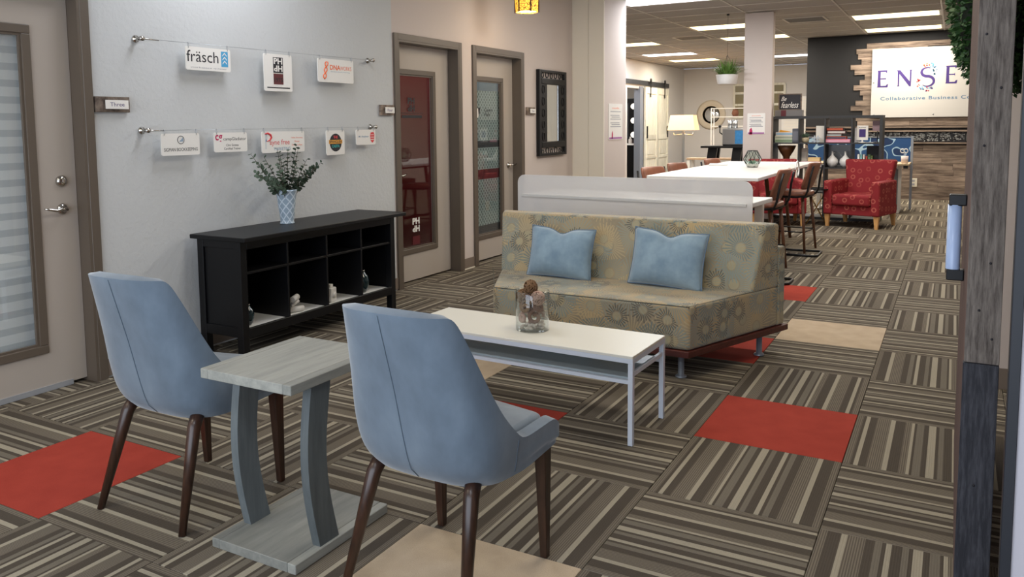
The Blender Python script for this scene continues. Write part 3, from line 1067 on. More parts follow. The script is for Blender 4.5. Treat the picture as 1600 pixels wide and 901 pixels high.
# black framed mirror
t = thing('wall_mirror', 'narrow mirror in a black frame with oval cutouts on the beige wall', 'mirror', (XW, 5.54, 1.505))
Y0, Y1, Z0, Z1 = -.355, .355, -.478, .478
b = MB()
b.box(.002, Y0, Z0, .045, Y0 + .055, Z1, bev=.004).box(.002, Y1 - .055, Z0, .045, Y1, Z1, bev=.004)
b.box(.002, Y0 + .055, Z0, .045, Y1 - .055, Z0 + .03, bev=.004).box(.002, Y0 + .055, Z1 - .03, .045, Y1 - .055, Z1, bev=.004)
b.box(.010, Y0 + .055, -.335, .04, Y0 + .20, .335, bev=.003).box(.010, Y1 - .20, -.335, .04, Y1 - .055, .335, bev=.003)
b.box(.010, Y0 + .055, -.335 - .05, .048, Y1 - .055, -.32, bev=.006).box(.010, Y0 + .055, .32, .048, Y1 - .055, .385, bev=.006)
add('frame', b, M_black, t)
add('backing', MB().box(.001, Y0 + .05, Z0 + .02, .012, Y1 - .05, Z1 - .02), M_beige_wall, t)
add('mirror_glass', MB().box(.020, Y0 + .195, -.325, .026, Y1 - .195, .325), M_mirror, t)
rg = MB()
for zc in (-.425, .425):
    for k, (yy, s) in enumerate(((-.25, .7), (-.14, 1), (-.03, .75), (.08, 1), (.19, .7), (.27, .85))):
        rg.tube([(.03, yy + .034 * s * math.cos(a * PI / 8), zc + (.004 if k % 2 else -.008) + .036 * s * math.sin(a * PI / 8)) for a in range(16)], .0065, 6, closed=True)
for yc in (-.255, .255):
    for k in range(5):
        rg.tube([(.042, yc + .03 * math.cos(a * PI / 8), -.26 + k * .13 + .045 * math.sin(a * PI / 8)) for a in range(16)], .005, 6, closed=True)
add('oval_ring', rg, M_black, t, kind='stuff')
add('bevel_strip', MB().box(.024, Y0 + .195, -.325, .030, Y0 + .203, .325).box(.024, Y1 - .203, -.325, .030, Y1 - .195, .325).box(.024, Y0 + .203, -.325, .030, Y1 - .203, -.317).box(.024, Y0 + .203, .317, .030, Y1 - .203, .325), M_chrome, t)

# ------------------------------------------------------------------ console table
CX0, CX1, CY0, CY1, CZ = -3.66, -3.20, .478, 2.055, .737
t = thing('console_table', 'black console table with eight open cubbies against the grey wall', 'console table', (-3.45, 1.26, 0))
ox, oy = -3.45, 1.26


def C(b, x0, y0, z0, x1, y1, z1, bev=.002):
    b.box(x0 - ox, y0 - oy, z0, x1 - ox, y1 - oy, z1, bev=bev, seg=1)
    return b


fx0, fx1 = -3.64, -3.275
fy0, fy1 = .515, 2.005
add('top', C(MB(), CX0, CY0, CZ - .026, CX1, CY1, CZ, .004), M_black, t)
for x0, y0 in ((fx0, fy0), (fx1 - .05, fy0), (fx0, fy1 - .05), (fx1 - .05, fy1 - .05)):
    add('leg', C(MB(), x0, y0, 0, x0 + .05, y0 + .05, CZ - .026), M_black, t)
for y0, s in ((fy0 + .012, 0), (fy1 - .034, 1)):
    add('side_panel', C(MB(), fx0 + .05, y0, .17, fx1 - .05, y0 + .022, CZ - .026), M_black, t)
    yy = fy0 + .002 if s == 0 else fy1 - .014
    add('side_rail', C(MB(), fx0 + .05, yy, .13, fx1 - .05, yy + .012, .19), M_black, t)
    add('side_rail', C(MB(), fx0 + .05, yy, .66, fx1 - .05, yy + .012, CZ - .026), M_black, t)
add('back_panel', C(MB(), fx0 + .004, fy0 + .05, .15, fx0 + .012, fy1 - .05, CZ - .027), M_black, t)
add('top_rail', C(MB(), fx1 - .02, fy0 + .05, .655, fx1, fy1 - .05, CZ - .026), M_black, t)
add('bottom_rail', C(MB(), fx1 - .022, fy0 + .05, .125, fx1, fy1 - .05, .182), M_black, t)
add('bottom_shelf', C(MB(), fx0 + .012, fy0 + .036, .158, fx1 - .022, fy1 - .036, .174), M_black, t)
add('middle_shelf', C(MB(), fx0 + .012, fy0 + .036, .505, fx1 - .008, fy1 - .036, .520), M_black, t)
DV = (.906, 1.268, 1.625)
for y in DV:
    add('divider', C(MB(), fx0 + .012, y - .008, .174, fx1 - .006, y + .008, .505), M_black, t)
    add('divider', C(MB(), fx0 + .012, y - .008, .520, fx1 - .006, y + .008, .70), M_black, t)
edges = [fy0 + .045] + list(DV) + [fy1 - .045]
for a, c in zip(edges, edges[1:]):
    add('shelf_liner', C(MB(), fx0 + .014, a + .010, .1745, fx1 - .024, c - .010, .1775, 0), M_liner, t)

# things in the cubbies
M_tealglaze = mat('dark_teal_glaze', (16, 44, 50), 0.12, coat=.6)
M_pale = mat('matte_white_ceramic', (222, 218, 210), 0.5)
for (y, lab, s) in ((.635, 'dark teal glass bottle in the first lower cubby of the console', .8), (1.725, 'dark teal gourd vase in the last lower cubby of the console', 1.0)):
    t = thing('teal_vase', lab, 'vase', (-3.36, y, .178), 0)
    add('body', MB().lathe([(0, 0), (.022 * s, 0), (.034 * s, .02 * s), (.045 * s, .055 * s), (.047 * s, .085 * s), (.038 * s, .12 * s), (.020 * s, .140 * s), (.016 * s, .155 * s)], 24), M_tealglaze, t)
    add('lip', MB().lathe([(.016 * s, .154 * s), (.020 * s, .158 * s), (.017 * s, .163 * s), (.010 * s, .160 * s)], 24), M_chrome, t)
t = thing('sculpture', 'white stacked cylinder sculpture in the second lower cubby', 'ornament', (-3.345, 1.03, .178))
for k, (p, q) in enumerate((((-.02, -.045, .020), (.02, .045, .020)), ((-.015, -.03, .045), (.0, .02, .075)), ((.02, -.055, .092), (.0, .012, .100)))):
    add('cylinder', MB().tube([p, q], .019 if k != 1 else .014, 16), M_pale, t)
t = thing('white_bottle', 'square white jar with stopper in the third lower cubby', 'jar', (-3.36, 1.37, .178), R(10))
add('body', MB().box(-.035, -.035, 0, .035, .035, .10, bev=.008), M_pale, t)
add('stopper', MB().box(-.018, -.018, .10, .018, .018, .122, bev=.004), M_pale, t)
add('medallion', MB().lathe([(0, .035), (.022, .035), (.024, .039), (0, .040)], 20, mtx=basis((0, 0, .05), (0, 1, 0), (0, 0, 1))), M_pale, t)

# vase with eucalyptus
VB = (-3.50, 1.135, CZ)
t = thing('flower_vase', 'pale blue lattice-patterned vase on the black console', 'vase', VB)


def f_lattice(nt, b):
    co = nt.coord()
    x, y, z = nt.sep(co)
    ang = nt.math('ARCTAN2', y, x)
    a = nt.math('MULTIPLY', ang, 7.0)
    q = nt.math('MULTIPLY', z, 105.0)
    l1 = nt.math('ABSOLUTE', nt.math('SINE', nt.math('MULTIPLY', nt.math('ADD', a, q), .5)))
    l2 = nt.math('ABSOLUTE', nt.math('SINE', nt.math('MULTIPLY', nt.math('SUBTRACT', a, q), .5)))
    m_ = nt.math('MINIMUM', l1, l2)
    f = nt.math('LESS_THAN', m_, .30)
    nt.l.new(nt.mix(f, lin((150, 168, 184)), lin((206, 218, 228))), b.inputs['Base Color'])
    nt.bump(nt.math('MULTIPLY', f, 1.0), .5, .002)


add('body', MB().lathe([(0, 0), (.046, 0), (.049, .006), (.043, .012), (.045, .03), (.060, .16), (.067, .216), (.071, .222), (.068, .226), (.060, .224), (.055, .19), (.0, .18)], 36), mat('blue_lattice_ceramic', (180, 200, 220), .3, fn=f_lattice), t)
pl = thing('eucalyptus_bunch', 'bunch of dark green eucalyptus stems standing in the pale blue vase', 'plant', (VB[0], VB[1], VB[2] + .20))
M_leafg = mat('eucalyptus_green', (74, 90, 72), .6, vary=.3, vscale=20)
M_stem = mat('eucalyptus_stem', (72, 66, 48), .7)
rs = random.Random(11)
leafm = MB().prism([(0.0, 0), (.008, .005), (.013, .013), (.012, .022), (.006, .029), (0, .031), (-.006, .029), (-.012, .022), (-.013, .013), (-.008, .005)], -.0004, .0004).mesh('leaf')
leafm.materials.append(M_leafg)
stems = [(-.02, -.31, .27), (.03, -.32, .15), (-.02, -.24, .20), (.02, -.10, .30), (0, .03, .28), (-.03, -.02, .27), (.03, .10, .29), (-.02, .14, .31), (.03, .19, .22),
         (0, .27, .16), (.04, .33, .19), (-.02, .36, .17), (.06, -.14, .19), (.08, .02, .18), (.08, .12, .14), (.07, -.22, .10), (-.06, .05, .2), (-.05, -.15, .24)]
for (dx, dy, dz) in stems:
    p0 = Vector((rs.uniform(-.02, .02), rs.uniform(-.02, .02), -.10)); p1 = Vector((dx * .4 + p0.x, dy * .25, .04)); p2 = Vector((dx, dy * .9, dz))
    pts = []
    for k in range(9):
        u = k / 8
        pts.append(p0 * (1 - u) ** 2 + p1 * 2 * u * (1 - u) + p2 * u * u)
    st = add('stem', MB().tube(pts, [.002] * 8 + [.001], 5), M_stem, pl)
    n = 12
    for k in range(n):
        u = .40 + .6 * k / (n - 1)
        c = p0 * (1 - u) ** 2 + p1 * 2 * u * (1 - u) + p2 * u * u
        d = ((p1 - p0) * 2 * (1 - u) + (p2 - p1) * 2 * u).normalized()
        for s in (-1, 1):
            side = d.cross(Vector((rs.uniform(-1, 1), rs.uniform(-1, 1), rs.uniform(-1, 1)))).normalized()
            o = bpy.data.objects.new('leaf', leafm); COL.objects.link(o); o.parent = st
            up_ = (side * 1.0 + d * .45).normalized()
            rr2 = up_.cross(d).normalized()
            nn = rr2.cross(up_).normalized()
            mt = Matrix((rr2, up_, nn)).transposed().to_4x4()
            sc = (1.15 - .55 * u) * rs.uniform(.8, 1.2) * 1.25
            o.matrix_local = Matrix.Translation(c + side * .001) @ mt @ Matrix.Scale(sc, 4)

# ------------------------------------------------------------------ dining chairs (velvet shell chairs)


def shell_point(s, z):
    """outer surface of the chair shell; s in -1..1 from right front round the back to left front"""
    def li_(tab, v):
        for (a, fa), (b_, fb) in zip(tab, tab[1:]):
            if v <= b_:
                q = (v - a) / (b_ - a); q = max(0, min(1, q))
                return fa + (fb - fa) * q
        return tab[-1][1]
    wv = li_([(.36, .195), (.385, .222), (.42, .240), (.47, .250), (.56, .250), (.70, .233), (.88, .214)], z)
    yb = li_([(.36, -.150), (.385, -.183), (.42, -.202), (.50, -.224), (.65, -.260), (.88, -.326)], z)
    a = abs(s); sg = 1 if s >= 0 else -1
    if a > .38: wv = wv + (max(wv, .243) - wv) * min(1, (a - .38) / .3)
    ys = -.045
    if a <= .55:
        ph = a / .55 * PI / 2
        e = .50 if z < .6 else .50
        x = wv * (math.sin(ph) ** .62)
        y = ys + (yb - ys) * (max(0.0, math.cos(ph)) ** .62)
    else:
        q = (a - .55) / .45
        x = wv + (.006 * q)
        y = ys + (.235 - ys) * q
        if z < .40: x -= .012 * q
    return Vector((sg * x, y, z))


def top_h(a):
    if a <= .30: return .872 + .006 * math.cos(a / .30 * PI / 2)
    if a <= .345: return .872 - .012 * ((a - .30) / .045) ** 2
    if a <= .40: return .860 - .10 * (a - .345) / .055
    if a <= .66:
        q = (a - .40) / .26
        return .760 - (.760 - .468) * (1 - (1 - q) ** 1.8)
    if a <= .93: return .468 + .006 * (a - .66) / .27
    return .474 - .030 * ((a - .93) / .07) ** 2


def bot_h(a):
    return .362 + .016 * max(0, (a - .45) / .55) ** 1.2


ss = [0, .07, .14, .20, .26, .30, .325, .35, .375, .40, .43, .46, .50, .54, .58, .63, .69, .76, .83, .90, .95, 1.0]
ss = [-x for x in reversed(ss[1:])] + ss
NR = 10
verts, faces = [], []
for s in ss:
    a = abs(s); h0, h1 = bot_h(a), top_h(a)
    for k in range(NR + 1):
        q = k / NR
        q2 = q ** 1.15
        verts.append(shell_point(s, h0 + (h1 - h0) * q2))
for i in range(len(ss) - 1):
    for k in range(NR):
        p = i * (NR + 1) + k
        faces.append((p, p + NR + 1, p + NR + 2, p + 1))


def make_chair(label, loc, rz):
    t = thing('dining_chair', label, 'chair', loc, rz, 'velvet dining chairs')
    me = mesh_from(verts, faces, 'shell', True)
    o = add('shell', me, M_velvet, t)
    o.modifiers.new('sub0', 'SUBSURF').levels = 1
    o.modifiers['sub0'].render_levels = 1
    md = o.modifiers.new('solid', 'SOLIDIFY'); md.thickness = .036; md.offset = -1
    bv = o.modifiers.new('bevel', 'BEVEL'); bv.width = .014; bv.segments = 4; bv.limit_method = 'ANGLE'; bv.angle_limit = R(50)
    b = MB().prism([(-.19, .24), (-.205, .18), (-.20, -.05), (-.17, -.14), (-.10, -.175), (.10, -.175), (.17, -.14), (.20, -.05), (.205, .18), (.19, .24), (0, .252)], .392, .470, bev=.026, seg=4)
    me = b.mesh('seat'); me.polygons.foreach_set('use_smooth', [True] * len(me.polygons))
    add('seat', me, M_velvet, t)
    add('base_pan', MB().prism([(-.195, .21), (-.20, -.04), (-.15, -.13), (.15, -.13), (.20, -.04), (.195, .21)], .352, .392, bev=.006), M_ink, t)
    # seams: centre back and the two at the sides
    def seam(s0, za, zb, nm='seam'):
        pts = []
        for k in range(15):
            z = za + (zb - za) * k / 14
            p = shell_point(s0, z)
            n_ = Vector((p.x * (1 if abs(s0) > .3 else .0), p.y + .05 if abs(s0) < .5 else 0, 0)).normalized()
            pts.append(p + n_ * .0006)
        add(nm, MB().tube(pts, .0011, 6), M_seam, t)
    seam(0.0, .366, .872)
    seam(.60, .378, .474); seam(-.60, .378, .474)
    for sx in (-1, 1):
        add('rear_leg', MB().tube([(sx * .168, -.125, .378), (sx * .176, -.150, .34), (sx * .215, -.252, 0.0)], [.024, .023, .0125], 16), M_walnut, t)
        p = MB().hexa([(sx * .202 - .012, .212, 0), (sx * .202 + .012, .212, 0), (sx * .202 + .012, .236, 0), (sx * .202 - .012, .236, 0),
                       (sx * .202 - .020, .190, .380), (sx * .202 + .020, .190, .380), (sx * .202 + .020, .235, .380), (sx * .202 - .020, .235, .380)], bev=.003)
        add('front_leg', p, M_walnut, t)
    add('apron', MB().box(-.18, .192, .350, .18, .215, .391, bev=.003), M_walnut, t)
    return t


make_chair('blue-grey velvet dining chair at left, beside the leaning side table and red carpet tile', (-2.095, -.815, 0), R(0.5))
make_chair('blue-grey velvet dining chair in the foreground centre, nearest the camera', (-.955, -.815, 0), R(-2.5))

# ------------------------------------------------------------------ grey washed side table
t = thing('side_table', 'grey-washed wooden side table with two bowed legs between the velvet chairs', 'side table', (-1.56, -.83, 0), R(0))
cx, cy = -1.56, -.83


def S_(b, x0, y0, z0, x1, y1, z1, bev=.002):
    b.box(x0 - cx, y0 - cy, z0, x1 - cx, y1 - cy, z1, bev=bev, seg=1)
    return b


for nm, z0, z1, (x0, x1, y0, y1) in (('tabletop', .566, .598, (-1.755, -1.362, -1.062, -.606)), ('base', 0, .032, (-1.735, -1.368, -1.062, -.600))):
    add(nm, S_(MB(), x0 + .034, y0, z0, x1 - .034, y1, z1), M_greywash, t)
    for a, c in ((x0, x0 + .0335), (x1 - .0335, x1)):
        add(nm + '_edge_band', S_(MB(), a, y0, z0, c, y1, z1), M_greywash, t)
for lx in (-1.700, -1.392):
    nseg = 14
    pv, pf = [], []
    for k in range(nseg + 1):
        q = k / nseg
        z = .030 + q * .538
        bow = math.sin(q * PI)
        yf = -.940 - .034 * bow - (.018 * q)
        d = .085 + .004 * math.cos(q * PI) ** 2
        for (xx, yy) in ((lx - .016, yf), (lx + .016, yf), (lx + .016, yf + d), (lx - .016, yf + d)):
            pv.append((xx - cx, yy - cy, z))
    for k in range(nseg):
        for e in range(4):
            pf.append((k * 4 + e, k * 4 + (e + 1) % 4, (k + 1) * 4 + (e + 1) % 4, (k + 1) * 4 + e))
    pf.append((3, 2, 1, 0)); pf.append(tuple(nseg * 4 + e for e in range(4)))
    add('leg', mesh_from(pv, pf), M_greypaint, t)

# ------------------------------------------------------------------ coffee table
t = thing('coffee_table', 'long white metal coffee table with a lower shelf in front of the sofa', 'coffee table', (-1.41, .585, 0), R(-1.8))
L, W2, TZ = .612, .200, .392
add('tabletop', MB().box(-L, -W2, TZ - .012, L, W2, TZ, bev=.0015, seg=1), mat('cream_white_tabletop', (226, 222, 210), .35), t)
M_wm = mat('white_powder_coat', (206, 212, 222), .35)
add('top_frame', MB().box(-L, -W2, TZ - .033, L, -W2 + .02, TZ - .012, bev=.001, seg=1).box(-L, W2 - .02, TZ - .033, L, W2, TZ - .012, bev=.001, seg=1)
    .box(-L, -W2 + .02, TZ - .033, -L + .02, W2 - .02, TZ - .012).box(L - .02, -W2 + .02, TZ - .033, L, W2 - .02, TZ - .012), M_wm, t)
for sx in (-1, 1):
    for sy in (-1, 1):
        x0, y0 = (L - .022 if sx > 0 else -L), (W2 - .022 if sy > 0 else -W2)
        add('leg', MB().box(x0, y0, 0, x0 + .022, y0 + .022, TZ - .033, bev=.001, seg=1), M_wm, t)
for sx in (-1, 1):
    x0 = L - .018 if sx > 0 else -L + .004
    add('side_rail', MB().box(x0, -W2 + .022, .300, x0 + .014, W2 - .022, .318), M_wm, t)
for sy in (-1, 1):
    y0 = W2 - .020 if sy > 0 else -W2 + .004
    add('shelf_rail', MB().box(-L + .022, y0, .268, L - .022, y0 + .016, .284), M_wm, t)
add('shelf', MB().box(-L + .023, -W2 + .021, .284, L - .023, W2 - .021, .294, bev=.001, seg=1), mat('pale_grey_shelf', (150, 160, 164), .3), t)

# glass jar with potpourri
JL = (-1.392, .585, TZ)
t = thing('glass_jar', 'clear glass cylinder jar on the white coffee table', 'jar', JL)
add('body', MB().lathe([(0, .001), (.078, .001), (.081, .005), (.081, .190), (.0795, .192), (.078, .190), (.078, .010), (0, .009)], 40, cap=False), M_glass, t)
rj = random.Random(5)
M_twig = mat('brown_twine', (124, 92, 62), .8, vary=.25, vscale=60)
M_twig2 = mat('reddish_brown_pod', (112, 76, 58), .8, vary=.3, vscale=50)
M_pink = mat('dusty_pink_shell', (186, 150, 132), .6, vary=.2, vscale=30)
peb = MB().ball((0, 0, 0), .013, 8, 6, (1, .8, .6)).mesh('pebble'); peb.materials.append(mat('pale_stone', (205, 192, 178), .6, vary=.15, vscale=40))
for k in range(34):
    a = rj.uniform(0, 2 * PI); rad = .060 * math.sqrt(rj.random())
    o = bpy.data.objects.new('pebble', peb); COL.objects.link(o)
    o.location = (JL[0] + rad * math.cos(a), JL[1] + rad * math.sin(a), JL[2] + .019 + (k % 2) * .014)
    o.rotation_euler = (rj.uniform(-.4, .4), rj.uniform(-.4, .4), rj.uniform(0, 6))
    tag(o, 'pale pebble at the bottom of the glass jar', 'pebble', 'pebbles in the glass jar')


def twine_ball(p, r, lab, m, turns=20):
    b = MB()
    for k in range(turns):
        n_ = Vector((rj.gauss(0, 1), rj.gauss(0, 1), rj.gauss(0, 1))).normalized()
        a = n_.orthogonal().normalized(); c = n_.cross(a)
        b.tube([a * r * math.cos(u * PI / 7) + c * r * math.sin(u * PI / 7) + n_ * r * .12 * math.sin(u * 1.7 + k) for u in range(14)], .0021, 4, closed=True)
    b.ball((0, 0, 0), r * .5, 8, 6)
    return add('twine_ball', b, m, None, lab, 'ornament', 'dried balls and pods in the glass jar', loc=p)


twine_ball((JL[0] - .004, JL[1] - .01, JL[2] + .210), .033, 'ball of brown twine on top, above the rim of the glass jar', M_twig)
twine_ball((JL[0] - .042, JL[1] - .012, JL[2] + .160), .036, 'ball of brown twine at the left rim inside the glass jar', M_twig)
twine_ball((JL[0] + .038, JL[1] - .018, JL[2] + .160), .034, 'pinkish twine ball at the right rim inside the glass jar', M_pink)
twine_ball((JL[0] - .015, JL[1] + .040, JL[2] + .160), .030, 'brown twine ball at the back inside the glass jar', M_twig2)


def pod(p, r, lab, m, e):
    b = MB()
    pts = []
    for k in range(22):
        a = k * .42; q = 1 - k / 26
        pts.append((r * q * math.cos(a), r * q * math.sin(a), (k - 11) * .0012))
    b.tube(pts, [.006 + .004 * math.sin(k / 21 * PI) for k in range(22)], 7)
    o = add('seed_pod', b, m, None, lab, 'ornament', 'dried balls and pods in the glass jar', loc=p)
    o.rotation_euler = e
    return o


pod((JL[0] + .030, JL[1] - .030, JL[2] + .070), .040, 'large curled brown pod facing the front of the glass jar', M_twig2, (1.4, 0, .3))
pod((JL[0] - .035, JL[1] - .028, JL[2] + .062), .036, 'curled pale pod low at the left in the glass jar', M_pink, (1.2, .5, -.5))
pod((JL[0] - .018, JL[1] - .040, JL[2] + .116), .032, 'small curled pod in the middle of the glass jar', M_twig, (1.5, -.4, .2))
pod((JL[0] + .036, JL[1] - .004, JL[2] + .112), .036, 'curled brown pod high at the right in the glass jar', M_twig2, (.8, .6, .9))
pod((JL[0] + .004, JL[1] + .030, JL[2] + .085), .040, 'curled pod at the back of the glass jar', M_twig2, (.5, .4, .1))
pod((JL[0] - .046, JL[1] + .012, JL[2] + .118), .032, 'curled pod against the left glass of the jar', M_twig2, (1.2, 1.0, .1))

# ------------------------------------------------------------------ sofa
t = thing('sofa', 'armless trapezoid sofa in tan and teal sunburst fabric on metal legs', 'sofa', (-1.43, 1.75, 0))
sx_, sy_ = -1.43, 1.75


def q2(pts): return [(p[0] - sx_, p[1] - sy_) for p in pts]


A_, B_, C_, D_ = (-2.045, 1.335), (-.845, 1.335), (-.535, 2.12), (-2.40, 2.12)
me = MB().prism(q2([A_, B_, C_, D_]), .165, .408, bev=.020, seg=4).mesh('seat_cushion')
add('seat_cushion', me, M_sofa, t, uv=True)
# piping round the seat top
pts = q2([A_, B_, C_])
add('piping', MB().tube([(D_[0] - sx_ + .02, D_[1] - sy_ - .2, .402)] + [(pts[0][0] + .008, pts[0][1] + .004, .402), (pts[1][0] - .008, pts[1][1] + .004, .402), (pts[2][0] - .01, pts[2][1] - .01, .402)], .0028, 6), mat('grey_piping', (96, 94, 84), .8), t)
# backrest: leaning front face, wedge-shaped ends
bx = lambda y: (-.845 + (y - 1.335) * .395)
lx_ = lambda y: (-2.045 - (y - 1.335) * .452)
fb, ft, bk = 1.865, 1.985, 2.118
me = MB().hexa([(lx_(fb) - sx_, fb - sy_, .395), (bx(fb) - sx_, fb - sy_, .395), (bx(bk) - sx_, bk - sy_, .395), (lx_(bk) - sx_, bk - sy_, .395),
                (lx_(ft) - sx_, ft - sy_, .783), (bx(ft) - sx_, ft - sy_, .783), (bx(bk) - sx_, bk - sy_, .783), (lx_(bk) - sx_, bk - sy_, .783)], bev=.018, seg=4).mesh('backrest')
add('backrest', me, M_sofa, t, uv=True)
me = MB().hexa([(lx_(bk) - sx_ + .0, bk - sy_ + .002, .165), (bx(bk) - sx_ - .0, bk - sy_ + .002, .165), (bx(2.185) - sx_, 2.185 - sy_, .165), (lx_(2.185) - sx_, 2.185 - sy_, .165),
                (lx_(bk) - sx_ + .0, bk - sy_ + .002, .640), (bx(bk) - sx_ - .0, bk - sy_ + .002, .640), (bx(2.185) - sx_, 2.185 - sy_, .640), (lx_(2.185) - sx_, 2.185 - sy_, .640)], bev=.012, seg=3).mesh('rear_panel')
add('rear_panel', me, M_sofa, t, uv=True)
add('base_board', MB().prism(q2([(-2.04, 1.345), (-.842, 1.322), (-.488, 2.20), (-2.43, 2.20)]), .128, .164, bev=.004), M_mahog, t)
for x, y in ((-.905, 1.40), (-.62, 2.02), (-1.99, 1.42), (-2.26, 2.02)):
    b = MB().lathe([(.030, 0), (.032, .004), (.028, .010), (.017, .014), (.0165, .128)], 24, (x - sx_, y - sy_, 0))
    add('leg', b, mat('satin_grey_metal', (150, 156, 165), .35, metal=.6), t)

# pillows


def pillow(loc, rz, tilt, w, h, lab, roll=0.0):
    t = thing('throw_pillow', lab, 'pillow', loc, 0)
    nx, nz = 24, 18
    vs, fs = [], []
    mt = Matrix.Rotation(rz, 4, 'Z') @ Matrix.Rotation(tilt, 4, 'X') @ Matrix.Rotation(roll, 4, 'Y')

    def P(u, v, side):
        # u, v in -1..1 ; side -1 / +1
        pu = u * (1 - .07 * (1 - u * u) * 0 - .06 * (1 - abs(v) ** 2.0) * abs(u) ** 3 * 1.0)
        pv = v * (1 - .07 * (1 - abs(u) ** 2.0) * abs(v) ** 3)
        notch = .20 * math.exp(-((u + .02) / .26) ** 2) * max(0, v) ** 2
        x = pu * w / 2; z = (pv - notch) * h / 2
        th = .072 * (max(0, 1 - abs(u) ** 2.6) ** .62) * (max(0, 1 - abs(v) ** 2.6) ** .62)
        th *= 1 - .55 * math.exp(-((u + .02) / .20) ** 2) * max(0, v) ** 1.2
        th += .004 * math.sin(u * 9 + v * 4) * (1 - u * u) * (1 - v * v)
        return mt @ Vector((x, side * th, z + h / 2))
    idx = {}
    for side in (-1, 1):
        for a in range(nx + 1):
            for c in range(nz + 1):
                u, v = -1 + 2 * a / nx, -1 + 2 * c / nz
                key = (a, c, side if (0 < a < nx and 0 < c < nz) else 0)
                if key not in idx:
                    idx[key] = len(vs); vs.append(P(u, v, side))
    g_ = lambda a, c, s: idx[(a, c, s if (0 < a < nx and 0 < c < nz) else 0)]
    for s in (-1, 1):
        for a in range(nx):
            for c in range(nz):
                f = [g_(a, c, s), g_(a + 1, c, s), g_(a + 1, c + 1, s), g_(a, c + 1, s)]
                fs.append(f if s < 0 else f[::-1])
    add('cover', mesh_from(vs, fs, 'cover', True), M_pillow, t)
    ring = [(a, 0) for a in range(nx)] + [(nx, c) for c in range(nz)] + [(a, nz) for a in range(nx, 0, -1)] + [(0, c) for c in range(nz, 0, -1)]
    add('piping', MB().tube([vs[g_(a, c, 0)] for a, c in ring], .0035, 6, closed=True), M_piping, t)
    return t


pillow((-1.815, 1.760, .405), R(-2), R(-13), .455, .325, 'powder blue pillow with a notched top at the left of the sofa', R(1))
pillow((-1.125, 1.765, .405), R(-3), R(-14), .465, .345, 'powder blue pillow with a notched top at the right of the sofa', R(2.5))

# ------------------------------------------------------------------ white desk with a frosted front panel behind the sofa
t = thing('desk', 'white desk behind the sofa with a long frosted round-cornered panel', 'desk', (-1.94, 3.70, 0), R(-4.5))
add('desktop', MB().box(-1.00, -.33, .735, 1.00, .30, .772, bev=.006), M_white, t)
M_frost = mat('frosted_acrylic', (248, 245, 242), .4, alpha=.66)
o = add('front_panel', MB().prism(rrect(2.06, .52, .07, 6), -.006, .006, mtx=basis((0, -.345, .682), (1, 0, 0), (0, 0, 1))), M_frost, t)
add('panel_lip', MB().box(-.985, -.368, .752, .99, -.3515, .774, bev=.003), M_white, t)
for sx in (-1, 1):
    add('leg', MB().box(sx * .90 - .03, -.25, .02, sx * .90 + .03, -.19, .745).box(sx * .90 - .03, .25, .02, sx * .90 + .03, .31, .745).box(sx * .90 - .03, -.32, 0, sx * .90 + .03, .38, .02), M_white, t)

# ------------------------------------------------------------------ bar-height table
BT = .902
t = thing('bar_table', 'long white high table between the leather stools', 'table', (-1.61, 5.83, 0))
add('tabletop', MB().box(-.50, -1.55, BT - .03, .50, 1.55, BT, bev=.004), M_white, t)
for y in (-1.15, .25, 1.25):
    for s in (-1, 1):
        add('leg', MB().tube([(s * .20, y, BT - .03), (s * .30, y, .02)], [.022, .018], 10), M_stoolwood, t)
add('rail', MB().box(-.20, -1.2, BT - .075, -.17, 1.3, BT - .03).box(.17, -1.2, BT - .075, .20, 1.3, BT - .03), M_stoolwood, t)
add('stretcher', MB().box(-.03, -1.15, .14, .03, 1.25, .17), M_stoolwood, t)
for y0, y1 in ((-1.60, -1.34), (.02, .38)):
    add('sled_foot', MB().tube([(.30, y0, .012), (.74, y0, .012), (.77, y0 + .03, .012), (.77, y1 - .03, .012), (.74, y1, .012), (.30, y1, .012)], .012, 8, closed=True), M_blackmetal, t)


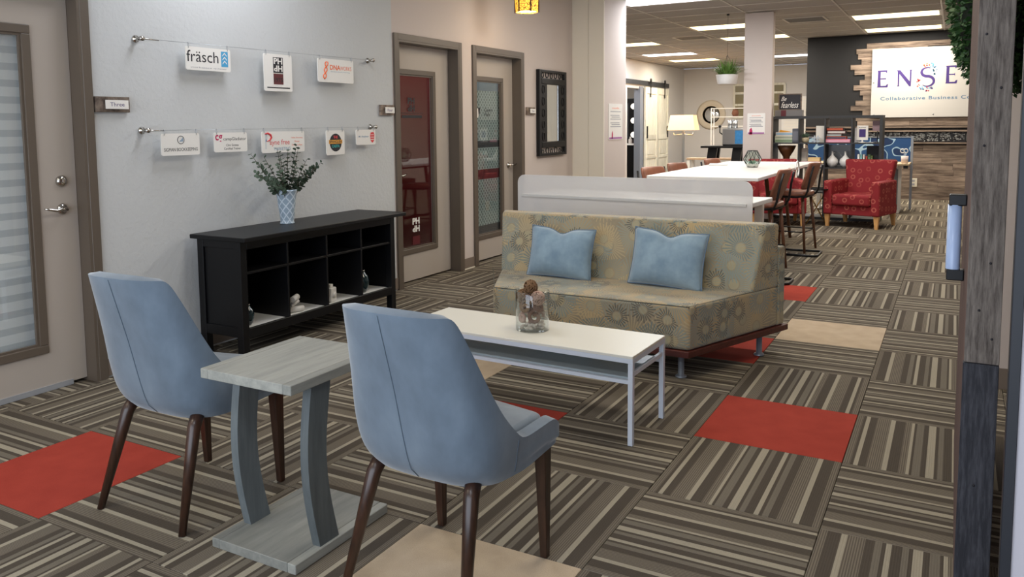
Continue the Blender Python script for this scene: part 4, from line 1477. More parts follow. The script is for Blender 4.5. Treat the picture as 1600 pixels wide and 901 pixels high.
def make_stool(label, loc, rz):
    """local: faces +y"""
    t = thing('bar_stool', label, 'stool', loc, rz, 'leather bar stools')
    n = 9
    vs, fs = [], []
    seat = MB().prism([(-.20, .20), (-.215, .0), (-.20, -.17), (-.12, -.20), (.12, -.20), (.20, -.17), (.215, .0), (.20, .20), (.10, .225), (-.10, .225)], .60, .645, bev=.018, seg=3)
    me = seat.mesh('seat'); me.polygons.foreach_set('use_smooth', [True] * len(me.polygons))
    add('seat', me, M_leather, t)
    # curved back pad
    for k in range(n):
        u = -1 + 2 * k / (n - 1)
        for (z, dy, wd) in ((.66, -.175, .185), (.80, -.225, .205), (.93, -.262, .200), (.955, -.268, .185)):
            vs.append((u * wd, dy + .05 * u * u, z))
    for k in range(n - 1):
        for r_ in range(3):
            p = k * 4 + r_
            fs.append((p, p + 4, p + 5, p + 1))
    o = add('backrest', mesh_from(vs, fs, 'backrest', True), M_leather, t)
    md = o.modifiers.new('solid', 'SOLIDIFY'); md.thickness = .03; md.offset = 0
    md = o.modifiers.new('sub', 'SUBSURF'); md.levels = 1; md.render_levels = 1
    fr = MB()
    for s in (-1, 1):
        fr.tube([(s * .20, .18, .590), (s * .215, -.10, .590), (s * .213, -.19, .605), (s * .222, -.215, .66), (s * .205, -.235, .80), (s * .19, -.262, .92)], .011, 8)
    fr.tube([(-.2, .18, .590), (0, .20, .590), (.2, .18, .590)], .011, 8)
    fr.tube([(-.213, -.17, .590), (0, -.18, .590), (.213, -.17, .590)], .011, 8)
    add('frame', fr, M_blackmetal, t)
    for sx in (-1, 1):
        for sy in (-1, 1):
            add('leg', MB().tube([(sx * .16, sy * .15, .592), (sx * .225, sy * .20, 0)], [.017, .012], 10), M_stoolwood, t)
    f = .22
    for a, b_ in (((-.202, f - .04, f), (.202, f - .04, f)), ((-.202, -f + .04, f), (.202, -f + .04, f)), ((-.202, -.18, f), (-.202, .18, f)), ((.202, -.18, f), (.202, .18, f))):
        add('foot_rail', MB().tube([a, b_], .007, 8), M_blackmetal, t)
    return t


make_stool('cognac leather stool nearest the sofa end, at the right side of the high table', (-1.225, 4.90, 0), R(86))
make_stool('cognac leather stool farther back on the right side of the high table', (-1.165, 6.30, 0), R(84))
make_stool('cognac leather stool first from the pier on the left side of the high table', (-2.02, 4.75, 0), R(-106))
make_stool('cognac leather stool second from the pier on the left side of the high table', (-2.05, 5.65, 0), R(-104))
make_stool('cognac leather stool farthest back on the left side of the high table', (-1.97, 6.80, 0), R(-102))

# things on the high table
t = thing('terrarium', 'geometric glass terrarium with black edges on the high table', 'terrarium', (-1.53, 6.0, BT))
R1 = .098
ring1 = [(.052 * math.cos(2 * PI * k / 6), .052 * math.sin(2 * PI * k / 6), 0) for k in range(6)]
ring2 = [(R1 * math.cos(2 * PI * (k + .5) / 6), R1 * math.sin(2 * PI * (k + .5) / 6), .085) for k in range(6)]
ring3 = [(.050 * math.cos(2 * PI * k / 6), .050 * math.sin(2 * PI * k / 6), .175) for k in range(6)]
b = MB()
for k in range(6):
    n_ = (k + 1) % 6
    for p, q in ((ring1[k], ring1[n_]), (ring3[k], ring3[n_]), (ring1[k], ring2[k]), (ring1[n_], ring2[k]), (ring3[k], ring2[k]), (ring3[n_], ring2[k])):
        b.tube([(p[0], p[1], p[2] + .003), (q[0], q[1], q[2] + .003)], .003, 6)
add('frame', b, M_blackmetal, t)
g_ = MB()
for k in range(6):
    n_ = (k + 1) % 6
    for tri in ((ring1[k], ring1[n_], ring2[k]), (ring1[n_], ring2[n_], ring2[k]), (ring3[n_], ring3[k], ring2[k]), (ring3[n_], ring2[k], ring2[n_])):
        g_.bm.faces.new([g_.bm.verts.new((p[0] * .99, p[1] * .99, p[2] + .003)) for p in tri])
add('glass_panes', g_, thin_glass('terrarium_glass', (236, 246, 242), .03), t)
add('soil', MB().lathe([(0, .006), (.055, .006), (.072, .035), (0, .040)], 16), mat('white_pebble_bed', (200, 200, 190), .8), t)
su = MB()
for k in range(14):
    a = k * 2.4; r_ = .015 + .0028 * k
    su.tube([(0.2 * r_ * math.cos(a), .2 * r_ * math.sin(a), .040), (r_ * math.cos(a), r_ * math.sin(a), .075 - .001 * k)], [.008, .003], 6)
add('succulent', su, mat('succulent_green', (110, 150, 125), .6), t)
t = thing('tablet', 'white tablet lying at the left edge of the high table', 'tablet', (-1.98, 6.35, BT), R(12))
add('body', MB().box(-.10, -.13, 0, .10, .13, .014, bev=.004), M_white, t)
add('cable', MB().tube([(-.10, .0, .006), (-.108, -.06, .005), (-.112, -.14, .005), (-.106, -.20, .005)], .003, 6), M_white, t)
t = thing('paper_sheets', 'loose white paper sheets on the right end of the high table', 'paper', (-1.30, 6.75, BT), R(8))
for k in range(2): add('sheet', MB().box(-.10 + k * .01, -.14, .0005 + k * .0012, .11 + k * .01, .15, .0014 + k * .0012), M_white, t)
t = thing('white_headset', 'thin white curved headset band hanging on the near stool back', 'headphones', (-.895, 4.90, .955))
add('band', MB().tube([(0, .09 * math.cos(a), .012 + .075 * math.sin(a) - .02) for a in [x * PI / 10 for x in range(-3, 11)]], .007, 8), M_white, t)


# ------------------------------------------------------------------ red armchairs
def armchair(label, loc, rz):
    t = thing('armchair', label, 'armchair', loc, rz, 'red ring-patterned armchairs')
    b = MB()
    def up(nm, *a, **k):
        me = MB().box(*a, **k).mesh(nm)
        return add(nm, me, M_rings, t, uv=True)
    up('base', -.35, -.32, .165, .35, .33, .285, bev=.012)
    up('seat_cushion', -.245, -.36, .286, .245, .17, .435, bev=.035, seg=4)
    for s in (-1, 1):
        x0, x1 = (.25, .36) if s > 0 else (-.36, -.25)
        up('armrest', x0, -.35, .166, x1, .28, .61, bev=.022, seg=3)
    me = MB().hexa([(-.25, .17, .29), (.25, .17, .29), (.25, .33, .29), (-.25, .33, .29),
                    (-.33, .27, .87), (.33, .27, .87), (.33, .40, .87), (-.33, .40, .87)], bev=.03, seg=4).mesh('backrest')
    add('backrest', me, M_rings, t, uv=True)
    for sx in (-1, 1):
        for sy in (-1, 1):
            c, d = sx * .315, (-.30 if sy < 0 else .28)
            k = .04 * (1 if sy > 0 else 0)
            add('leg', MB().hexa([(c - .018, d - .018 + k, 0), (c + .018, d - .018 + k, 0), (c + .018, d + .018 + k, 0), (c - .018, d + .018 + k, 0),
                                  (c - .032, d - .030, .166), (c + .032, d - .030, .166), (c + .032, d + .030, .166), (c - .032, d + .030, .166)], bev=.003), M_birch, t)
    return t


armchair('red armchair with pale rings standing free in front of the black shelf', (-.715, 8.80, 0), R(-15))
armchair('red armchair with pale rings mostly hidden behind the high table and stools', (-1.78, 8.62, 0), R(18))

# ------------------------------------------------------------------ black cube shelf
KX0, KX1, KY0, KY1 = -1.985, -.515, 9.30, 9.69
t = thing('cube_shelf', 'black-brown open cube shelf with four columns behind the red armchairs', 'shelf', ((KX0 + KX1) / 2, (KY0 + KY1) / 2, 0))
kx, ky = (KX0 + KX1) / 2, (KY0 + KY1) / 2
hw, hd = (KX1 - KX0) / 2, .195
add('side_panel', MB().box(-hw, -hd, 0, -hw + .038, hd, 1.465), M_accent, t)
add('side_panel', MB().box(hw - .038, -hd, 0, hw, hd, 1.465), M_accent, t)
add('top_panel', MB().box(-hw + .038, -hd, 1.427, hw - .038, hd, 1.465), M_accent, t)
add('bottom_panel', MB().box(-hw + .038, -hd, 0, hw - .038, hd, .038), M_accent, t)
cw = (2 * hw - .076) / 4
xd = [-hw + .038 + cw * k for k in (1, 2, 3)]
rz_ = [.038 + (1.427 - .038) / 4 * k for k in (1, 2, 3)]
for x in xd: add('upright', MB().box(x - .009, -hd + .002, .038, x + .009, hd - .002, 1.427), M_accent, t)
for z in rz_:
    for k in range(4):
        x0 = -hw + .038 + cw * k + (.009 if k else 0); x1 = -hw + .038 + cw * (k + 1) - (.009 if k < 3 else 0)
        add('shelf_board', MB().box(x0, -hd + .002, z - .009, x1, hd - .002, z + .009), M_accent, t)
C1 = lambda k: kx - hw + .038 + cw * (k + .5)
Z1_, Z2_, Z3_ = rz_[2] + .009, rz_[1] + .009, rz_[0] + .009
FY = KY0 + .03


def boxy(nm, lab, cat, x, y, z, w, d, h, color, rz=0, group=None, cap=None):
    t = thing(nm, lab, cat, (x, y, z), rz, group)
    m = mat('print_%d_%d_%d' % color, color, .55)
    add('cover', MB().box(-w / 2, -d / 2, 0, w / 2, d / 2, h, bev=min(.003, h / 5), seg=1), m, t)
    add('pages' if cat == 'book' else 'lid', MB().box(-w / 2 + .006, -d / 2 - .0015, h * .16, w / 2 - .006, -d / 2 + .001, h * .80), mat('print_%d_%d_%d' % (cap or (225, 220, 210)), cap or (225, 220, 210), .6), t)
    return t


# row 1
x = C1(0)
boxy('game_box', 'pale green flat box at the bottom of the stack in the top left cell', 'box', x - .035, FY + .09, Z1_, .25, .17, .052, (196, 206, 182), cap=(120, 140, 110))
boxy('game_box', 'cream flat box in the middle of the stack in the top left cell', 'box', x - .035, FY + .09, Z1_ + .053, .25, .17, .045, (222, 220, 200), cap=(160, 166, 150))
boxy('game_box', 'white and pink flat box on top of the stack in the top left cell', 'box', x - .03, FY + .09, Z1_ + .099, .24, .16, .05, (230, 215, 205), cap=(150, 180, 200))
t = thing('folded_cloth', 'mustard yellow folded cloth on the box stack in the top left cell', 'cloth', (x - .03, FY + .09, Z1_ + .150))
add('fold', MB().hexa([(-.08, -.05, 0), (.08, -.05, 0), (.08, .06, 0), (-.08, .06, 0), (-.07, -.04, .03), (.02, -.04, .015), (.02, .05, .015), (-.07, .05, .03)], bev=.006), mat('mustard_cloth', (228, 160, 50), .9), t)
boxy('storage_box', 'slate grey upright box in the top left cell', 'box', x + .125, FY + .08, Z1_, .085, .16, .20, (82, 84, 92), cap=(110, 112, 120))
x = C1(1)
t = thing('succulent_pot', 'spiky green succulent in a beige pot in the second top cell', 'plant', (x - .10, FY + .09, Z1_))
add('pot', MB().lathe([(0, 0), (.040, 0), (.052, .03), (.050, .065), (.042, .070), (0, .066)], 20), mat('beige_pot', (186, 170, 140), .7), t)
sp = MB()
for k in range(26):
    a = k * 2.4; s = .25 + .75 * (k / 26)
    sp.tube([(0, 0, .06), (.05 * s * math.cos(a), .05 * s * math.sin(a), .10 - .01 * s), (.085 * s * math.cos(a), .085 * s * math.sin(a), .15 - .04 * s)], [.008, .007, .001], 5)
add('leaves', sp, mat('agave_green', (70, 92, 72), .6), t)
boxy('storage_box', 'white upright box standing in the second top cell', 'box', x + .105, FY + .13, Z1_, .125, .12, .235, (224, 220, 208))
t = thing('hashtag_sign', 'small grey and white hashtag ornament in the second top cell', 'ornament', (x + .055, FY + .02, Z1_))
b = MB()
for k in (-.022, .022):
    b.box(k - .007, -.008, 0, k + .007, .008, .10).box(-.055, -.0085, .045 + k - .007, .055, .0085, .045 + k + .007)
add('hash', b, mat('pale_grey_print', (180, 188, 196), .6), t)
x = C1(2)
boxy('game_box', 'pink flat box at the bottom in the third top cell', 'box', x - .005, FY + .10, Z1_, .32, .18, .048, (214, 120, 140), cap=(232, 170, 190))
boxy('game_box', 'orange and navy flat box above the pink box', 'box', x - .03, FY + .10, Z1_ + .049, .26, .17, .036, (204, 98, 64), cap=(60, 70, 96))
boxy('game_box', 'grey and maroon flat box third from the bottom in the third top cell', 'box', x - .06, FY + .10, Z1_ + .086, .20, .16, .038, (92, 60, 60), cap=(170, 180, 178))
boxy('game_box', 'dark red lettered box fourth from the bottom in the third top cell', 'box', x - .03, FY + .10, Z1_ + .125, .24, .17, .042, (84, 36, 36), cap=(214, 206, 200))
boxy('game_box', 'brown and orange box on top of the stack in the third top cell', 'box', x - .05, FY + .10, Z1_ + .168, .22, .17, .040, (70, 34, 34), cap=(190, 90, 60))
x = C1(3)
t = thing('sign_holder', 'white freestanding card holder with a dark purple picture in the fourth top cell', 'sign', (x - .045, FY + .05, Z1_))
add('card', MB().box(-.072, -.006, .035, .072, .006, .235, bev=.002), M_card, t)
add('picture', MB().box(-.042, -.0075, .075, .042, -.0062, .185), M_purple, t)
add('foot', MB().lathe([(0, 0), (.05, 0), (.045, .008), (.012, .012), (.010, .036)], 16), M_card, t)
text(t, 'BUSINESS', (0, -.0078, .21), .014, M_ink, (1, 0, 0), (0, 0, 1), width=.09)
boxy('storage_box', 'pale grey upright box behind the card holder', 'box', x - .115, FY + .14, Z1_, .06, .14, .20, (186, 184, 186), cap=(204, 202, 204))
t = thing('hanging_card', 'pinkish grey small photo card on a dark holder in the fourth top cell', 'card', (x + .12, FY + .12, Z1_))
add('card', MB().box(-.045, -.004, .16, .045, .004, .30, bev=.002), mat('mauve_photo', (150, 124, 130), .6), t)
add('holder', MB().tube([(.02, .008, 0), (.02, .008, .2)], .006, 8).box(-.03, -.03, 0, .06, .04, .01), M_blackmetal, t)
# row 2
x = C1(0)
t = thing('wood_bowl', 'dark amber wooden bowl sculpture in the second left cell', 'bowl', (x - .02, FY + .16, Z2_))
add('bowl', MB().lathe([(0, 0), (.05, 0), (.055, .05), (.04, .09), (.05, .14), (.10, .22), (.135, .30), (.128, .30), (.09, .22), (.04, .15), (0, .13)], 24), mat('amber_brown_wood', (96, 58, 30), .4), t)
x = C1(1)
boxy('paperback', 'yellow book lying on top of the pink books in the second row', 'book', x + .03, FY + .09, Z2_ + .080, .16, .12, .055, (226, 190, 120), group=None, cap=(236, 206, 150))
boxy('paperback', 'thin pink book under the yellow book', 'book', x - .02, FY + .09, Z2_ + .041, .26, .17, .038, (226, 196, 200), cap=(236, 226, 226))
boxy('paperback', 'white book at the bottom under the pink book', 'book', x - .01, FY + .09, Z2_, .28, .18, .040, (226, 216, 214))
boxy('storage_box', 'beige upright box at the left of the second row', 'box', x - .13, FY + .25, Z2_, .08, .10, .26, (206, 196, 184))
x = C1(2)
for dx, lab in ((-.085, 'white bulb vase with a thin neck, left of the pair in the shelf'), (.085, 'white bulb vase with a thin neck, right of the pair in the shelf')):
    t = thing('bulb_vase', lab, 'vase', (x + dx, FY + .12, Z2_), 0, 'white bulb vases')
    add('body', MB().lathe([(0, 0), (.03, 0), (.062, .03), (.078, .07), (.070, .11), (.035, .145), (.014, .17), (.011, .215), (.014, .225), (.010, .226)], 28), M_white, t)
    add('neck_ring', MB().lathe([(.0145, .165), (.017, .169), (.0145, .173)], 20, cap=False), M_white, t)
t = thing('glass_tray', 'smoky glass panel standing behind the white vases', 'panel', (x, KY1 - .03, Z2_))
add('pane', MB().box(-.165, -.004, 0, .165, .004, .31), mat('smoky_panel', (150, 150, 150), .2), t)
add('arc', MB().tube([(-.12 + .024 * k, -.006, .16 + .05 * math.sin(k * .6)) for k in range(11)], .004, 6), M_card, t)
x = C1(3)
for k, (c, wd, hh, lab) in enumerate((((232, 232, 226), .028, .185, 'white spined book at the left of the row in the fourth cell'), ((120, 176, 180), .026, .18, 'teal spined book second in the row in the fourth cell'), ((214, 208, 200), .024, .182, 'grey spined book in the middle of the row in the fourth cell'),
                                ((176, 62, 44), .022, .16, 'red spined book before the green ones in the fourth cell'), ((66, 88, 58), .038, .185, 'dark green spined book at the right of the row in the fourth cell'), ((84, 96, 50), .026, .17, 'olive spined book last in the row in the fourth cell'))):
    boxy('paperback', lab, 'book', x - .085 + k * .034, FY + .08, Z2_, wd, .12, hh, c, cap=tuple(min(255, v + 40) for v in c))
t = thing('speaker_box', 'black box standing at the right of the fourth cell', 'box', (x + .09, FY + .21, Z2_))
add('body', MB().box(-.085, -.06, 0, .085, .06, .30, bev=.004), M_blackmetal, t)
add('grille', MB().box(-.075, -.064, .02, .075, -.061, .28), M_ink, t)
x = C1(2)
t = thing('cake_stand', 'white pedestal dish in the third row under the vases', 'dish', (x + .02, FY + .14, Z3_))
add('dish', MB().lathe([(0, 0), (.05, 0), (.045, .008), (.015, .02), (.014, .10), (.02, .115), (.13, .13), (.14, .145), (0, .14)], 28), M_white, t)
add('rim', MB().tube([(.139 * math.cos(a * PI / 12), .139 * math.sin(a * PI / 12), .146) for a in range(24)], .003, 6, closed=True), M_white, t)
# on top of the shelf
t = thing('letter_board', 'black lettered board reading Be fearless in a thin wood frame', 'sign', (C1(0) + .035, KY0 + .07, 1.465 + .095))
add('board', MB().box(-.145, -.008, 0, .145, .008, .215), M_ink, t)
add('frame', MB().box(-.16, -.012, -.006, -.145, .012, .225).box(.145, -.012, -.006, .16, .012, .225).box(-.145, -.012, .213, .145, .012, .225).box(-.145, -.012, -.006, .145, .012, .004), M_barn_x, t)
text(t, 'Be', (-.085, -.0085, .155), .062, M_card, (1, 0, 0), (0, 0, 1), shear=.45, width=.075)
text(t, 'fearless', (-.002, -.0085, .068), .085, M_card, (1, 0, 0), (0, 0, 1), shear=.45, width=.24)
t = thing('metal_box', 'grey metal box with a maroon patch under the Be fearless board', 'box', (C1(0) + .01, KY0 + .10, 1.465))
add('body', MB().box(-.175, -.07, 0, .20, .07, .089, bev=.003), mat('grey_box', (110, 106, 104), .5), t)
add('patch', MB().box(-.09, -.0725, .001, -.02, -.0705, .086), M_maroon, t)

# ------------------------------------------------------------------ charcoal wall: boards, sign, wainscot
WY = 13.19
acc = bpy.data.objects['wall_accent']
rw = random.Random(21)


def plank(x0, x1, z0, z1, th=.018, m=None, par=acc):
    add('plank', MB().box(x0 + .0015, WY - th - rw.uniform(0, .004), z0 + .0015, x1 - .0015, WY, z1 - .0015), m or M_barn_x, par)


z = 1.30; k = 0
offs = [.02, -.02, .10, -.10, -.02, .10, .05, -.06, .04, .12, -.05, -.12, .06, 0, -.03]
while z < 2.72:
    h_ = .092
    x0 = -1.235 + offs[k % len(offs)] + (.12 if z > 2.66 else 0)
    x = x0
    while x < 3.0:
        x1 = min(3.0, x + rw.uniform(.7, 1.6))
        if x1 > 2.6: x1 = 3.0
        if (z < 2.63 and z > 1.45) and x > -.8 and x1 < 1.9:
            x = x1; continue
        plank(x, x1, z, z + h_); x = x1
    z += h_; k += 1
# ledge boards, stone strip and wainscot
add('rail_board', MB().box(-2.1, WY - .035, 1.262, 3.0, WY, 1.292), M_barn_x, acc)
add('rail_board', MB().box(-2.1, WY - .07, 1.196, 3.0, WY, 1.222), M_barn_x, acc)
add('rail_board', MB().box(-2.1, WY - .07, .985, 3.0, WY, 1.012), M_barn_x, acc)
add('stone_tray', MB().box(-2.1, WY - .020, 1.012, 3.0, WY, 1.196), M_ink, acc)
st = MB()
for k in range(900):
    st.ball((rw.uniform(-1.3, 1.6), WY - .026, rw.uniform(1.03, 1.18)), rw.uniform(.009, .022), 5, 4, (1.3, .5, rw.uniform(.3, .9)), .004)
add('leaf_relief', st, mat('silvery_grey_stone', (140, 142, 142), .35, metal=.4, vary=.5, vscale=30), acc, kind='stuff')
for k in range(16):
    add('divider', MB().box(-1.3 + k * .2 - .012, WY - .045, 1.013, -1.3 + k * .2 + .012, WY - .0205, 1.195), M_blackmetal, acc)
z = .10
while z < .96:
    h_ = .108
    x = -2.1
    while x < 3.0:
        x1 = min(3.0, x + rw.uniform(.45, 1.5))
        if x1 > 2.7: x1 = 3.0
        plank(x, x1, z, min(z + h_, .984)); x = x1
    z += h_
add('skirting', MB().box(-2.1, WY - .022, 0, 3.0, WY, .098), M_barn_x, acc)
t = thing('wall_outlet', 'cream power outlet on the weathered plank wainscot', 'outlet', (-.27, WY - .024, .30))
add('plate', MB().box(-.06, -.006, -.075, .06, 0, .075, bev=.002), mat('cream_plastic', (214, 206, 188), .5), t)
for s in (-1, 1): add('socket', MB().box(-.022, -.008, s * .032 - .018, .022, -.0061, s * .032 + .018), M_greyink, t)

t = thing('logo_sign', 'large white board reading ENSE with purple letters and Collaborative Business Community', 'sign', (.55, WY - .05, 2.05))
add('board', MB().box(-1.545, -.012, -.60, 1.0, .012, .61, bev=.002, seg=1), mat('matte_logo_board', (196, 193, 188), .6), t)
for x, z in ((-1.49, .55), (-1.49, -.55), (-.55, -.55), (-1.51, .02)):
    add('bolt', MB().lathe([(.012, 0), (.012, .004), (.006, .007), (0, .007)], 12, mtx=basis((x, -.012, z), (1, 0, 0), (0, 0, 1))), M_steel, t)
LY = -.0135


def poly(pts, x, z, m=M_purple, nm='letter'):
    add(nm, mesh_from([(x + p[0], LY, z + p[1]) for p in pts], [list(range(len(pts)))]), m, t)


def flare_E(x, z, h, w_):
    s = .045
    poly([(0, 0), (w_, -.004), (w_ + .012, .055), (w_ - .012, .050), (w_ - .03, .026), (s + .014, .024), (s + .008, h * .47), (w_ * .78, h * .47), (w_ * .84, h * .41), (w_ * .84, h * .60), (w_ * .78, h * .54),
          (s + .008, h * .54), (s + .012, h - .024), (w_ * .80, h - .026), (w_ * .92, h - .055), (w_ * .96, h + .004), (0, h), (.012, h - .02), (.008, .02)], x, z)


ZB = -.045
flare_E(-1.455, ZB - .02, .295, .17)
H_ = .285
poly([(0, 0), (.045, 0), (.032, .02), (.036, H_ * .76), (.195, -.004), (.222, -.004), (.226, H_ - .02), (.238, H_), (.190, H_), (.202, H_ - .02), (.199, H_ * .30), (.045, H_), (-.014, H_), (.006, H_ - .025), (.012, .02)], -1.135, ZB - .012)
flare_E(-.385, ZB + .015, .30, .17)
# S
sc_, sz_ = -.665, ZB + .145
pts = []
for k in range(25):
    a = R(60 + 210 * k / 24); pts.append((sc_ + .088 * math.cos(a) * 1.0, LY, sz_ + .078 + .074 * math.sin(a)))
for k in range(1, 25):
    a = R(90 - 225 * k / 24); pts.append((sc_ + .005 + .100 * math.cos(a), LY, sz_ - .082 + .086 * math.sin(a)))
wds = [.006 + .018 * math.sin(PI * min(1, max(0, k / (len(pts) - 1)))) for k in range(len(pts))]
vs, fs = [], []
for k, p in enumerate(pts):
    a = Vector(pts[min(k + 1, len(pts) - 1)]) - Vector(pts[max(k - 1, 0)])
    n_ = Vector((-a.z, 0, a.x)).normalized() * wds[k]
    vs += [Vector(p) + n_, Vector(p) - n_]
for k in range(len(pts) - 1): fs.append((2 * k, 2 * k + 2, 2 * k + 3, 2 * k + 1))
add('letter', mesh_from(vs, fs), M_purple, t)
cols = [M_redink, M_orange, M_skyblue, M_steelblue, M_purple, M_magenta]
rq = random.Random(9)
for k in range(58):
    if k % 2:
        a = R(rq.uniform(-20, 125)); r_ = rq.uniform(.10, .17); cx_, cz_ = sc_ + .005, sz_ + .075
        cm = cols[rq.randrange(0, 2)] if a > 1.2 else cols[2 + rq.randrange(0, 2)]
    else:
        a = R(rq.uniform(165, 320)); r_ = rq.uniform(.10, .18); cx_, cz_ = sc_ - .01, sz_ - .08
        cm = cols[0] if a < 3.7 else cols[rq.choice([2, 3, 4, 0])]
    s = rq.uniform(.007, .013)
    add('dot', mesh_from([(cx_ + r_ * math.cos(a) * .85 + dx * s, LY - .0003, cz_ + r_ * math.sin(a) + dz * s) for dx, dz in ((-1, -1), (1, -1), (1, 1), (-1, 1))], [(0, 1, 2, 3)]), cm, t)
text(t, 'Collaborative Business Community', (-1.395, LY, -.275), .078, mat('slate_blue_ink', (84, 120, 152), .6), (1, 0, 0), (0, 0, 1), width=1.86, align='LEFT', spacing=1.15, bold=.015)

# ------------------------------------------------------------------ workstation with blue swirl screen
t = thing('workstation', 'height-adjustable desk with grey edge by the plank wainscot', 'desk', (-.95, 10.95, 0))
add('desktop', MB().box(-.75, -.40, .722, .72, .30, .748, bev=.003), mat('maple_desktop', (206, 184, 150), .4), t)
add('leg', MB().box(.545, -.10, .03, .605, -.02, .722, bev=.004).box(.55, -.35, 0, .60, .28, .03, bev=.004), M_white, t)
add('leg', MB().box(-.605, -.10, .03, -.545, -.02, .722, bev=.004).box(-.60, -.35, 0, -.55, .28, .03, bev=.004), M_white, t)
add('controller', MB().box(.64, -.38, .675, .70, -.30, .721), M_blackmetal, t)
t = thing('desk_screen', 'blue desk screen with pale swirling lines', 'partition', (-.95, 11.30, 0))


def f_swirl(nt, b):
    co = nt.coord()
    x, y, z = nt.sep(co)
    v = nt.comb(nt.math('MULTIPLY', x, 2.4), nt.math('MULTIPLY', z, 3.2))
    n_ = nt.noise(v, 1.1, 1)
    wv = nt.math('SINE', nt.math('MULTIPLY', n_, 42.0))
    line = nt.math('GREATER_THAN', wv, .90)
    wide = nt.math('GREATER_THAN', nt.math('SINE', nt.math('MULTIPLY', n_, 14.0)), .2)
    c = nt.mix(wide, lin((14, 44, 86)), lin((28, 70, 120)))
    nt.l.new(nt.mix(line, c, lin((150, 182, 206))), b.inputs['Base Color'])


add('fabric', MB().box(-.82, -.012, .68, .70, .012, 1.125), mat('blue_swirl_fabric', (20, 60, 110), .8, fn=f_swirl), t)
add('edge_frame', MB().box(.70, -.022, 0.0, .735, .022, 1.15).box(-.82, -.018, 1.125, .70, .018, 1.14), mat('silver_edge', (140, 144, 150), .4, metal=.5), t)
t = thing('file_cabinet', 'grey pedestal file cabinet under the workstation', 'cabinet', (-.56, 11.1, 0))
add('body', MB().box(-.19, -.26, .03, .17, .18, .65, bev=.004), mat('mid_grey_steel', (120, 124, 130), .45), t)
for k in range(3):
    dr = add('drawer', MB().box(-.18, -.272, .04 + k * .205, .16, -.262, .235 + k * .205, bev=.003), mat('mid_grey_steel', (120, 124, 130), .45), t)
    add('handle', MB().box(-.05, -.284, .19 + k * .205, .04, -.273, .20 + k * .205), M_steel, dr)
t = thing('pencil_cup', 'white cup on the workstation', 'cup', (-.30, 10.68, .748))
add('cup', MB().lathe([(0, 0), (.046, 0), (.050, .11), (.046, .11), (.043, .01), (0, .01)], 20), mat('pinkish_cup', (222, 206, 200), .5), t)
t = thing('scissors', 'scissors with white handles standing in the cup', 'scissors', (-.30, 10.68, .765))
b = MB()
for s in (-1, 1):
    b.tube([(s * .024 - .01 + .026 * math.cos(a * PI / 6), 0, .172 + .030 * math.sin(a * PI / 6)) for a in range(12)], .0065, 6, closed=True)
add('handle', b, M_white, t)
add('blade', MB().box(-.016, -.003, 0, -.004, .003, .145), M_steel, t)
add('blade', MB().box(-.002, -.003, 0, .010, .003, .145), M_steel, t)
t = thing('paper_tray', 'black wire paper tray on the workstation', 'tray', (-.60, 10.72, .748))
b = MB()
for z in (.012, .06):
    b.tube([(-.17, -.12, z), (.17, -.12, z), (.17, .12, z), (-.17, .12, z)], .004, 6, closed=True)
for k in range(9): b.tube([(-.16 + k * .04, -.12, .012), (-.16 + k * .04, .12, .012)], .002, 5)
for x, y in ((-.17, -.12), (.17, -.12), (.17, .12), (-.17, .12)): b.tube([(x, y, 0.002), (x, y, .062)], .004, 6)
add('wire_frame', b, M_blackmetal, t)
add('sheet', MB().box(-.14, -.11, .018, .14, .11, .024), M_white, t)
# cross-legged brass side stand by the armchair
t = thing('brass_stand', 'small stand with crossed brass legs between armchair and stools', 'stand', (-1.24, 8.62, 0), R(10))
add('leg', MB().tube([(-.13, 0, 0.008), (.13, 0, .48)], .008, 8), M_gold, t)
add('leg', MB().tube([(.13, .02, 0.008), (-.13, .02, .48)], .008, 8), M_gold, t)
add('tray', MB().lathe([(0, .48), (.17, .48), (.175, .50), (.168, .50), (.165, .487), (0, .487)], 28), M_blackmetal, t)

# ------------------------------------------------------------------ far left corner: barn door, lamp, mirror, tables
t = thing('barn_door', 'distressed white panelled sliding door on a black track', 'door', (BW + .06, 17.55, 0))
b = MB()
add('slab', MB().box(-.02, -.92, .03, .012, -.02, 2.30).box(-.02, .02, .03, .012, .92, 2.30), M_whitewood, t)
for s in (-1, 1):
    yc = s * .47
    for (a, c, d, e) in ((yc - .45, yc - .36, .03, 2.30), (yc + .36, yc + .45, .03, 2.30)):
        add('stile', MB().box(.0125, a, d, .028, c, e), M_whitewood, t)
    for z0, z1 in ((.03, .20), (.50, .56), (.98, 1.10), (2.14, 2.30)):
        add('rail', MB().box(.0125, yc - .36, z0, .028, yc + .36, z1), M_whitewood, t)
    add('panel_mould', MB().box(.0126, yc - .25, .60, .022, yc + .25, .94), M_whitewood, t)
    add('pull', MB().box(.0285, s * .82 - .03, 1.02, .05, s * .82 + .03, 1.32, bev=.004), M_blackmetal, t)
    add('hanger', MB().box(.029, yc - .02 + .10 * s, 2.05, .040, yc + .03 + .10 * s, 2.46).lathe([(.0, 0), (.065, 0), (.065, .014), (0, .014)], 18, mtx=basis((.03, yc + .005 + .10 * s, 2.46), (0, 1, 0), (0, 0, 1))), M_blackmetal, t)
t = thing('door_track', 'black iron sliding door rail on the wall', 'rail', (BW, 17.0, 2.43))
add('rail', MB().box(.03, -2.6, -.09, .05, 1.62, .02), M_accent, t)
for k in range(4): add('spacer', MB().box(0, -2.2 + k * 1.1, -.06, .03, -2.12 + k * 1.1, -.01), M_blackmetal, t)
structure('trim_3', MB().box(BW - .13, 16.38, 0, BW + .03, 16.62, 2.30), mat('grey_door_casing', (118, 124, 134), .6))
